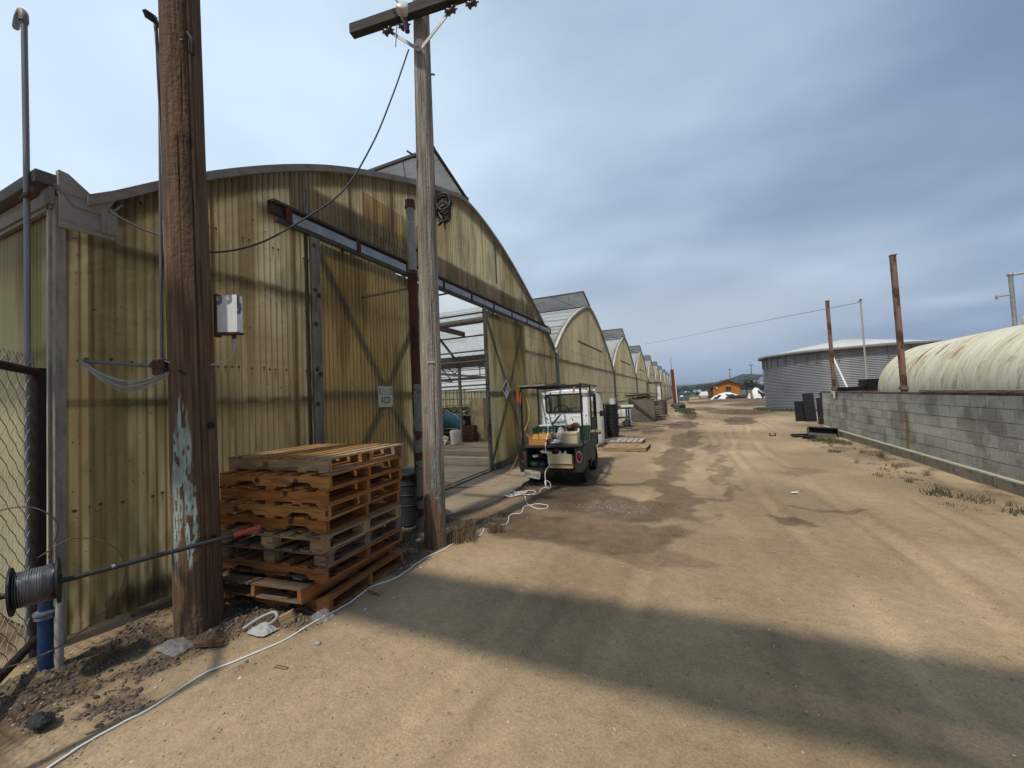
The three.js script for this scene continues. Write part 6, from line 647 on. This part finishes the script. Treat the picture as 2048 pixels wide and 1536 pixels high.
// ---------------------------------------------------------------- far things
{
  const haz = plain; const S = thing('shed', 'small orange shed with a brown gable roof at the end of the road', 'shed', [6.95, 0, -88]); const om = std({ color: lin(0.72, 0.27, 0.028), map: tiled(WT[0], 0.3, 2), roughness: 0.8 }), od = wood(0.17, 0.07, 0.035, 1);
  part(S, 'wall', [extrude([[-2.35, 0], [2.45, 0], [2.45, 2.45], [0.25, 3.3], [-2.35, 2.4]], 5).translate(0, 0, -5)], om); for (let i = 0; i < 12; i++) part(S, 'batten', box(0.04, 2.3, 0.03, -2.2 + i * 0.4, 1.15, 0.015), om); part(S, 'roof', [beam([-2.9, 2.32, -2.4], [0.25, 3.42, -2.4], 5.6, 0.14), beam([3.0, 2.32, -2.4], [0.25, 3.42, -2.4], 5.6, 0.14)], wood(0.13, 0.045, 0.03, 1)); const w = part(S, 'window', [box(1.0, 0.9, 0.06, 0.35, 1.75, 0.02)], wood(0.3, 0.14, 0.05, 0)); for (const x of [-0.22, 0.22]) part(w, 'pane', box(0.38, 0.72, 0.02, 0.35 + x, 1.78, 0.055), plain(0.03, 0.035, 0.05, 0.1)); part(S, 'wall_lamp', [new THREE.SphereGeometry(0.17, 14, 10).translate(-1.6, 1.95, 0.08)], plain(0.8, 0.72, 0.4)); part(S, 'sign_board', box(0.55, 0.22, 0.04, -2.0, 2.25, 0.04), plain(0.7, 0.66, 0.62)); part(S, 'downpipe', [bar([2.55, 2.3, 0.05], [2.35, 1.9, 0.05], 0.05, 6), bar([2.35, 1.9, 0.05], [2.4, 0.1, 0.05], 0.05, 6)], wood(0.3, 0.15, 0.06, 0)); part(S, 'lean_to', box(0.7, 2.2, 3, -2.75, 1.1, -1.6), od);
  const tarp = (x, z, w, h, d, seed, l) => { const o = thing('tarpaulin_heap', l, 'tarpaulin', [x, 0, z]); const g = grid(40, 30, (s, t) => { const a = s * 2 - 1, b = t * 2 - 1, q = Math.max(0, 1 - (Math.abs(a) ** 1.6 + Math.abs(b) ** 1.8)); return [a * w / 2, h * Math.pow(q, 0.75) * (0.75 + 0.5 * fbm(s * 4, t * 4, 3, seed)) + 0.06 * fbm(s * 14, t * 14, 2, seed + 1), b * d / 2]; }); part(o, 'sheet', g, std({ map: tex(256, 256, (u, v) => fbm(u * 5 + 2, v * 5, 4, seed + 2) > 0.60 ? [0.12, 0.11, 0.11] : [0.86, 0.86, 0.85]), roughness: 0.7 })); return o; };
  tarp(6.2, -80, 5.0, 1.05, 3.5, 921, 'heap covered with white tarpaulin in front of the orange shed'); const t2 = tarp(10.2, -75, 2.7, 1.7, 2.6, 931, 'taller heap wrapped in white tarpaulin beside the silver tank'); part(t2, 'propped_board', box(0.35, 1.4, 0.06, -0.85, 0.66, 1.12, -0.2, 0, 0.1), wood(0.4, 0.26, 0.14, 0)); solo('dark_mound', crumple(3.2, 0.7, 2.0, 935).translate(8.4, -0.05, -79), plain(0.03, 0.022, 0.018), 'low dark mound between the two white heaps', 'mound');
  // trees: leaf clumps through the crown
  const lg = new THREE.PlaneGeometry(1, 1, 1, 1), R = rng(941);
  const tree = (seed, H, W, n, col) => { const Rr = rng(seed), parts = [], g = new THREE.Group(), lobes = []; for (let i = 0; i < 9; i++) lobes.push([(Rr() - 0.5) * W * 0.75, H * (0.42 + 0.42 * Rr()), (Rr() - 0.5) * W * 0.75, W * (0.16 + 0.14 * Rr())]); for (let i = 0; i < n; i++) { const L = lobes[Math.floor(Rr() * 9)], u = Rr() * 2 - 1, a = Rr() * 6.283, q = Math.sqrt(1 - u * u), r = L[3] * Math.cbrt(Rr()), s = H * (0.035 + 0.035 * Rr()); const c = lg.clone(); c.applyMatrix4(new THREE.Matrix4().compose(V(L[0] + r * q * Math.cos(a), L[1] + r * u * 0.8, L[2] + r * q * Math.sin(a)), new THREE.Quaternion().setFromEuler(new THREE.Euler(Rr() * 6, Rr() * 6, Rr() * 6)), V(s, s, s))); parts.push(c); } const crown = new THREE.Mesh(mergeGeometries(parts), phys({ color: lin(...col), roughness: 0.9, transmission: 0.3, thickness: 0 })); crown.name = 'crown'; const tr = [bar([0, -0.3, 0], [0.05, H * 0.55, 0], H * 0.03, 8, H * 0.018)]; for (const L of lobes.slice(0, 6)) tr.push(bar([0.03, H * 0.35, 0], [L[0], L[1], L[2]], H * 0.014, 5, H * 0.005)); const trunk = new THREE.Mesh(merge(tr), plain(0.07, 0.055, 0.04)); trunk.name = 'trunk'; for (const m of [crown, trunk]) { m.castShadow = m.receiveShadow = true; g.add(m); } return g; };
  const kinds = [tree(951, 7, 7.5, 900, [0.028, 0.042, 0.018]), tree(961, 9, 8, 800, [0.03, 0.045, 0.022]), tree(971, 6.5, 9, 800, [0.034, 0.046, 0.024])];
  const putTree = (k, x, z, s, l, g, t = 0) => { const o = kinds[k].clone(); o.name = numbered('tree'); o.position.set(x, 0, z); o.scale.setScalar(s); o.rotation.y = t; scene.add(o); info(o, l, 'tree', g); };
  putTree(0, 13.2, -112, 0.62, 'dark bushy tree growing right behind the orange shed'); putTree(2, 16.2, -118, 0.5, 'lower dark tree beside the bushy one behind the shed');
  for (let i = 0; i < 16; i++) putTree(1 + i % 2, -14 + i * 4.6 + R() * 3, -290 - R() * 80, 0.6 + 0.3 * R(), 'distant dark tree in the belt beyond the field', 'tree belt beyond the field', R() * 6);
  for (let i = 0; i < 5; i++) putTree(2, 0.5 + i * 1.5, -122 - R() * 8, 0.24 + 0.1 * R(), 'low shrub on the near edge of the green field', 'shrubs at the field edge', R() * 6);
  // terrain beyond
  const hill = (name, z, x0, x1, fn, col, depth) => { const g = grid(160, 14, (s, t) => { const x = mix(x0, x1, s), hgt = fn(x); return [x, -3 + (hgt + 3) * Math.sin(t * Math.PI / 2) + 0.02 * hgt * (fbm(x * 0.05, t * 8, 3, 981) - 0.5), z + depth / 2 - depth * t]; }); return structure(name, g, std({ color: lin(...col), roughness: 1, map: tiled(blotch, 30, 6) })); };
  hill('wooded_hill', -520, -160, 420, x => { let y = 3 + 8 * fbm(x * 0.02, 1, 4, 983) + 6 * Math.exp(-(((x - 68) / 26) ** 2)) + 4 * sstep(0, 90, x); return y; }, [0.03, 0.042, 0.026], 90);
  { const n = 5200, m = new THREE.InstancedMesh(new THREE.IcosahedronGeometry(1, 0), std({ roughness: 1 }), n), c = new THREE.Color(), M = new THREE.Matrix4(), Q = new THREE.Quaternion(); m.name = 'far_wood'; info(m, 'far-off wood covering the low hill', 'wood', null, 'stuff'); for (let i = 0; i < n; i++) { const x = -140 + 440 * R(), y = 3 + 8 * fbm(x * 0.02, 1, 4, 983) + 6 * Math.exp(-(((x - 68) / 26) ** 2)) + 4 * sstep(0, 90, x), t = R(); Q.setFromEuler(new THREE.Euler(R() * 6, R() * 6, R() * 6)); const s = 1.2 + 1.6 * R(); M.compose(V(x, -2 + (y + 2) * Math.sin(t * Math.PI / 2), -475 - 90 * t), Q, V(s, s * 0.9, s)); m.setMatrixAt(i, M); const k = 0.5 + R(); c.setRGB(0.034 * k, 0.048 * k, 0.026 * k); m.setColorAt(i, c); } scene.add(m); }
  hill('mountain', -3900, -4500, 4500, x => 30 + 85 * fbm(x * 0.0016 + 2, 3, 5, 985) + 75 * sstep(100, 800, x), [0.045, 0.055, 0.05], 600);
  // far white vehicles, hillside houses, poles
  for (let i = 0; i < 7; i++) { const o = thing('parked_van', 'tiny white vehicle parked beyond the green field', 'van', [-2 + i * 3.6 + R() * 2, 0, -236 - R() * 14], R() * 0.6, 'white vehicles beyond the field'); part(o, 'body', [rbox(2.6, 1.3, 1.8, 0.2, 0, 1.0, 0), rbox(1.4, 0.8, 1.6, 0.2, 0.2, 1.9, 0)], plain(0.8, 0.8, 0.8, 0.4)); part(o, 'window_band', box(1.42, 0.4, 1.62, 0.2, 2.0, 0), plain(0.03, 0.03, 0.04, 0.2)); for (const x of [-0.9, 0.9]) part(o, 'wheel', cyl(0.34, 0.34, 1.85, x, 0.34, 0, Math.PI / 2), blackMetal); }
  { const o = thing('parked_car', 'white car parked left of the orange shed', 'car', [3.2, 0, -96]); part(o, 'body', [rbox(1.9, 0.6, 4, 0.15, 0, 0.65, 0), rbox(1.6, 0.5, 2.2, 0.2, 0, 1.15, 0.2)], plain(0.75, 0.75, 0.75, 0.3)); part(o, 'window_band', box(1.64, 0.3, 2.1, 0, 1.2, 0.2), blackMetal); for (const [x, z] of [[-0.85, 1.3], [0.85, 1.3], [-0.85, -1.3], [0.85, -1.3]]) part(o, 'wheel', cyl(0.32, 0.32, 0.2, x, 0.32, z, 0, 0, Math.PI / 2), blackMetal); }
  for (let i = 0; i < 9; i++) { const o = thing('house', 'tiny pale house scattered on the wooded hillside', 'house', [56 + R() * 26, 2 + R() * 6, -462 + R() * 8], R(), 'houses on the hillside'); part(o, 'wall', box(5, 3.4, 5, 0, 1.5, 0), plain(0.6, 0.6, 0.6)); part(o, 'roof', extrude([[-3, 0], [3, 0], [0, 1.8]], 5.4).translate(0, 3.2, -2.7), plain(0.2, 0.17, 0.16)); }
  for (const [x, z, h, l] of [[12.3, -140, 8.2, 'distant pole with a small crossarm above the shed roof'], [16.8, -130, 8.6, 'distant pale lamp pole right of the shed']]) { const o = thing('utility_pole', l, 'utility pole', [x, 0, z]); part(o, 'shaft', cyl(0.14, 0.1, h, 0, h / 2, 0), plain(0.12, 0.1, 0.09)); part(o, 'crossarm', box(1.2, 0.16, 0.12, 0, h - 0.4, 0), plain(0.12, 0.1, 0.09)); }
}
scene.fog = new THREE.FogExp2(new THREE.Color().setRGB(0.62, 0.74, 0.92), 0.00034);
// ---------------------------------------------------------------- added unseen gantry behind the camera, shaped to cast the foreground shadow band
{ const g = thing('shadow_gantry', 'unseen timber gantry added to cast the foreground shadow band', 'gantry', [0, 0, 0.3]); for (const x of [-9.5, 6.6]) part(g, 'post', box(0.25, 6.3, 0.25, x, 3.15, 0), darkWood); for (let i = 0; i < 4; i++) part(g, 'board', box(16.4, 0.278, 0.05, -1.4, 5.15 + i * 0.29, 0.0), greyWood); part(g, 'lower_beam', beam([-9.5, 5.0, 0.02], [6.6, 4.58, 0.02], 0.12, 0.24), darkWood); }
// ---------------------------------------------------------------- litter, stones, weeds
{
  const R = rng(1001), M = new THREE.Matrix4(), Q = new THREE.Quaternion(), c = new THREE.Color();
  const scatter = (name, label, cat, geo, mat, n, where, size, tint, mask) => { const m = new THREE.InstancedMesh(geo, mat, n); m.name = name; info(m, label, cat, null, 'stuff'); m.castShadow = m.receiveShadow = true; for (let i = 0; i < n; i++) { let x, z, k = 0; do { [x, z] = where(); } while (k++ < 60 && (inSolid(x, z) || (mask && litterAt(x, z) < 0.15 + 0.5 * R()))); const s = size(); Q.setFromEuler(new THREE.Euler((R() - 0.5) * (s[3] ?? 6), R() * 6.3, (R() - 0.5) * (s[3] ?? 6))); M.compose(V(x, groundY(x, z) + s[1] * (s[4] ?? 0.2), z), Q, V(s[0], s[1], s[2])); m.setMatrixAt(i, M); c.setRGB(...tint()); m.setColorAt(i, c); } scene.add(m); return m; };
  const inSolid = (x, z) => x < FX + 0.03 || (z < -4.8 && z > -12 && x < -3.0);
  const road = () => { const z = -0.9 - 14 * R() ** 2.2, x = -4.3 + 9 * R(); return [x, z]; };
  scatter('gravel', 'small stones strewn over the dirt road', 'gravel', new THREE.IcosahedronGeometry(1, 0), std({ roughness: 0.95 }), 7000, road, () => { const s = 0.0025 + 0.007 * R() ** 4; return [s * (0.8 + 0.6 * R()), s * 0.7, s]; }, () => { const k = 0.16 + 0.34 * R() ** 1.5; return [k, k * 0.86, k * 0.68]; });
  scatter('gravel', 'clods and stones along the greenhouse foot', 'gravel', new THREE.IcosahedronGeometry(1, 1), std({ roughness: 1 }), 9000, () => [-4.3 + 2.0 * R() ** 0.9, -0.9 - 4.0 * R()], () => { const s = 0.004 + 0.014 * R() ** 4; return [s * (0.8 + 0.6 * R()), s * 0.6, s]; }, () => { const k = 0.06 + 0.14 * R(); return [k, k * 0.8, k * 0.6]; }, true).name = 'soil_clods';
  const chip = new THREE.BoxGeometry(1, 1, 1);
  scatter('twigs', 'twigs and dry stalks littering the soil', 'twigs', chip, std({ roughness: 1 }), 1500, () => R() < 0.55 ? [-4.3 + 1.9 * R(), -0.9 - 4.2 * R()] : R() < 0.5 ? [2.7 + 1.35 * R() ** 0.6, -7 - 9 * R()] : [-3.6 + 2.8 * R(), -13 - 14 * R()], () => [0.02 + 0.12 * R() ** 3, 0.002 + 0.002 * R(), 0.002 + 0.003 * R(), 0.5, 0.9], () => { const k = 0.05 + 0.25 * R() ** 2; return [k, k * 0.8, k * 0.6]; }, true);
  scatter('wood_chips', 'dark flakes and wood chips on the soil', 'wood chips', chip, std({ roughness: 1 }), 2600, () => R() < 0.6 ? [-4.3 + 1.9 * R(), -0.9 - 4.0 * R()] : R() < 0.6 ? [2.4 + 1.7 * R() ** 0.6, -6.5 - 10 * R()] : [-3 + 6 * R(), -1.5 - 12 * R()], () => [0.006 + 0.022 * R() ** 3, 0.002, 0.004 + 0.009 * R() ** 2, 0.7, 0.9], () => { const k = 0.03 + 0.12 * R() ** 2; return R() < 0.06 ? [0.55, 0.5, 0.42] : [k, k * 0.78, k * 0.56]; }, true);
  scatter('paper_scraps', 'pale scraps scattered over the yard', 'scraps', chip, std({ roughness: 0.9 }), 150, () => R() < 0.35 ? [-4.2 + 1.9 * R(), -1 - 3 * R()] : R() < 0.5 ? [2.4 + 1.6 * R(), -7 - 9 * R()] : [-3.4 + 3.2 * R(), -12 - 16 * R()], () => [0.006 + 0.045 * R() ** 4, 0.002, 0.005 + 0.014 * R() ** 2, 1.2, 0.9], () => { const k = 0.45 + 0.3 * R(); return [k, k * 0.96, k * 0.9]; });
  scatter('pale_fibres', 'pale dried fibres spilled on the road near the truck', 'fibres', chip, std({ roughness: 0.9 }), 420, () => { const a = R() * 6.28, r = Math.sqrt(R()); return [-1.05 + 0.5 * r * Math.cos(a) + 0.25 * (R() - 0.5), -5.95 + 0.38 * r * Math.sin(a) + 0.3 * (R() - 0.5)]; }, () => [0.02 + 0.05 * R(), 0.0015, 0.002 + 0.002 * R(), 0.2, 1.2], () => { const k = 0.2 + 0.25 * R(); return [k, k * 0.97, k * 0.93]; });
  // weeds: each clump an object
  const blade = (seed, h, w, n, spread, cols) => { const Rr = rng(seed), gs = []; for (let i = 0; i < n; i++) { const a = Rr() * 6.283, r = spread * Math.sqrt(Rr()), hh = h * (0.4 + 0.6 * Rr()), b = (Rr() - 0.5) * hh, ww = w * (0.6 + 0.8 * Rr()), d = Rr() * 3.14; const g = grid(1, 3, (s, t) => [r * Math.cos(a) + Math.cos(d) * (s - 0.5) * ww * (1 - t * 0.85) + b * t * t * Math.cos(a), hh * t * (1 - 0.25 * t), r * Math.sin(a) + Math.sin(d) * (s - 0.5) * ww * (1 - t * 0.85) + b * t * t * Math.sin(a)]); gs.push(g); } return mergeGeometries(gs); };
  const wg = [blade(1011, 0.2, 0.028, 70, 0.3), blade(1013, 0.12, 0.024, 50, 0.3), blade(1015, 0.34, 0.012, 40, 0.1)], wm = [phys({ color: lin(0.075, 0.105, 0.03), roughness: 0.9, transmission: 0.3, thickness: 0 }), phys({ color: lin(0.20, 0.145, 0.08), roughness: 0.95, transmission: 0.2, thickness: 0 }), phys({ color: lin(0.085, 0.095, 0.045), roughness: 0.9, transmission: 0.3, thickness: 0 })];
  const weed = (k, m, x, z, s, l, g) => { const o = solo('weed', wg[k], wm[m], l, 'weed', g, [x, groundY(x, z) - 0.01, z]); o.scale.setScalar(s); o.rotation.y = R() * 6; };
  for (const [x, z, s] of [[3.6, -14.6, 1.0], [3.75, -14.2, 0.9], [3.45, -14.4, 0.8], [3.9, -13.8, 0.7], [3.55, -13.8, 0.6]]) weed(0, 0, x, z, s, 'green weed clump in front of the tipped black trough', 'green weeds by the trough');
  for (let i = 0; i < 44; i++) { const z = -6.8 - i * 0.22, x = 3.72 - 0.0289 * (z + 8) - 0.7 * R() ** 1.6; weed(i % 3, i % 4 ? 1 : 2, x, z, 0.3 + 0.45 * R(), 'dry brown weed tuft along the block wall footing', 'dry weeds along the wall'); }
  for (let i = 0; i < 22; i++) { const a = 3.4 + i / 22 * 1.6, x = 10.46 + 5.35 * Math.sin(a) - 0.3 * R(), z = -35.4 - 5.35 * Math.cos(a) + 0.4 * R(); weed(i % 2, i % 3 ? 0 : 2, x, z, 1.0 + R(), 'green weed tuft along the foot of the silver tank', 'weeds around the silver tank'); }
  for (let i = 0; i < 14; i++) weed(0, i % 3 ? 2 : 0, -0.9 + 1.1 * R(), -31 - 7 * R(), 1.2 + 1.2 * R(), 'green roadside weed before the red post', 'roadside weeds');
  for (let i = 0; i < 12; i++) weed(2, 1, -2.62 + 0.35 * R(), -4.0 - 0.6 * R(), 0.6 + 0.5 * R(), 'dry stalk tuft at the foot of the grey pole', 'dry stalks by the pole');
  for (const [x, z] of [[-3.75, -1.35], [-3.8, -1.42]]) weed(2, 1, x, z, 0.55, 'small dry tuft beside the blue standpipe', 'dry tufts by the standpipe');
  weed(0, 2, 3.25, -7.75, 0.75, 'two-stemmed green weed standing alone on the sand');
  // film, offcuts, bottles near the pallets
  const film = phys({ color: lin(0.72, 0.71, 0.69), roughness: 0.4, transmission: 0.82, thickness: 0 });
  const sheetOf = (w, d, h, seed) => grid(34, 34, (s, t) => [(s - 0.5) * w * (0.8 + 0.4 * fbm(t * 3, 1, 2, seed)), h * fbm(s * 2.2, t * 2.2, 2, seed + 1) * (1 - Math.abs(2 * s - 1) ** 3) * (1 - Math.abs(2 * t - 1) ** 3) + 0.45 * h * Math.abs(fbm(s * 6 + t * 3, t * 5, 3, seed + 3) - 0.5), (t - 0.5) * d * (0.8 + 0.4 * fbm(s * 3, 4, 2, seed + 2))]);
  solo('plastic_film', sheetOf(0.24, 0.15, 0.05, 1021), film, 'crumpled clear plastic film on the soil before the brown pole', 'film', null, [-3.42, 0.005, -1.62]); solo('plastic_film', sheetOf(0.18, 0.12, 0.07, 1025), film, 'grey plastic film caught under the pallet stack corner', 'film', null, [-2.72, 0.005, -2.27]); solo('plastic_strap', [rope([[-3.15, 0.02, -1.92], [-3.12, 0.05, -2.02], [-3.05, 0.07, -2.1], [-2.98, 0.05, -2.06], [-3.0, 0.03, -1.95]], 0.012, 30, 5), sheetOf(0.2, 0.12, 0.06, 1027).translate(-3.02, 0.0, -1.98)], plain(0.36, 0.35, 0.33, 0.6), 'grey twisted plastic rag beside the wood offcut', 'rag');
  solo('wood_offcut', box(0.11, 0.07, 0.05, 0, 0, 0, 0.1, 0.5, 0.35).translate(-2.93, 0.04, -2.12), palletMats[5], 'small yellow wood offcut lying by the pallet stack', 'offcut'); solo('wood_offcut', box(0.2, 0.03, 0.035, 0, 0, 0, 0, 0.4, 0.05).translate(-3.2, 0.02, -1.72), wood(0.2, 0.1, 0.06, 1), 'dark red-brown stick on the soil before the brown pole', 'offcut'); solo('wood_offcut', box(0.16, 0.015, 0.03, 0, 0, 0, 0, -0.1, 0).translate(-2.62, 0.016, -2.72), palletMats[5], 'thin pale stick beside the white cord', 'offcut'); solo('wood_offcut', box(0.1, 0.012, 0.02, 0, 0, 0, 0, 0.1, 0).translate(-2.46, 0.012, -1.73), palletMats[3], 'small pale splinter on the sand', 'offcut');
  solo('pebble', new THREE.IcosahedronGeometry(0.02, 1).scale(1.2, 0.7, 1).translate(-2.46, 0.01, -2.0), plain(0.3, 0.29, 0.27), 'single rounded grey stone near the white cord', 'stone'); solo('paper_scrap', box(0.1, 0.004, 0.05, 0, 0, 0, 0, 0.3, 0.06).translate(1.42, 0.012, -7.4), plain(0.75, 0.75, 0.74), 'white paper scrap lying alone on the road', 'paper');
  solo('black_rag', crumple(0.13, 0.06, 0.1, 1031).translate(-3.3, 0, -0.95), plain(0.02, 0.02, 0.022), 'small black rag on the soil by the gate', 'rag');
}
renderer.render(scene, camera);
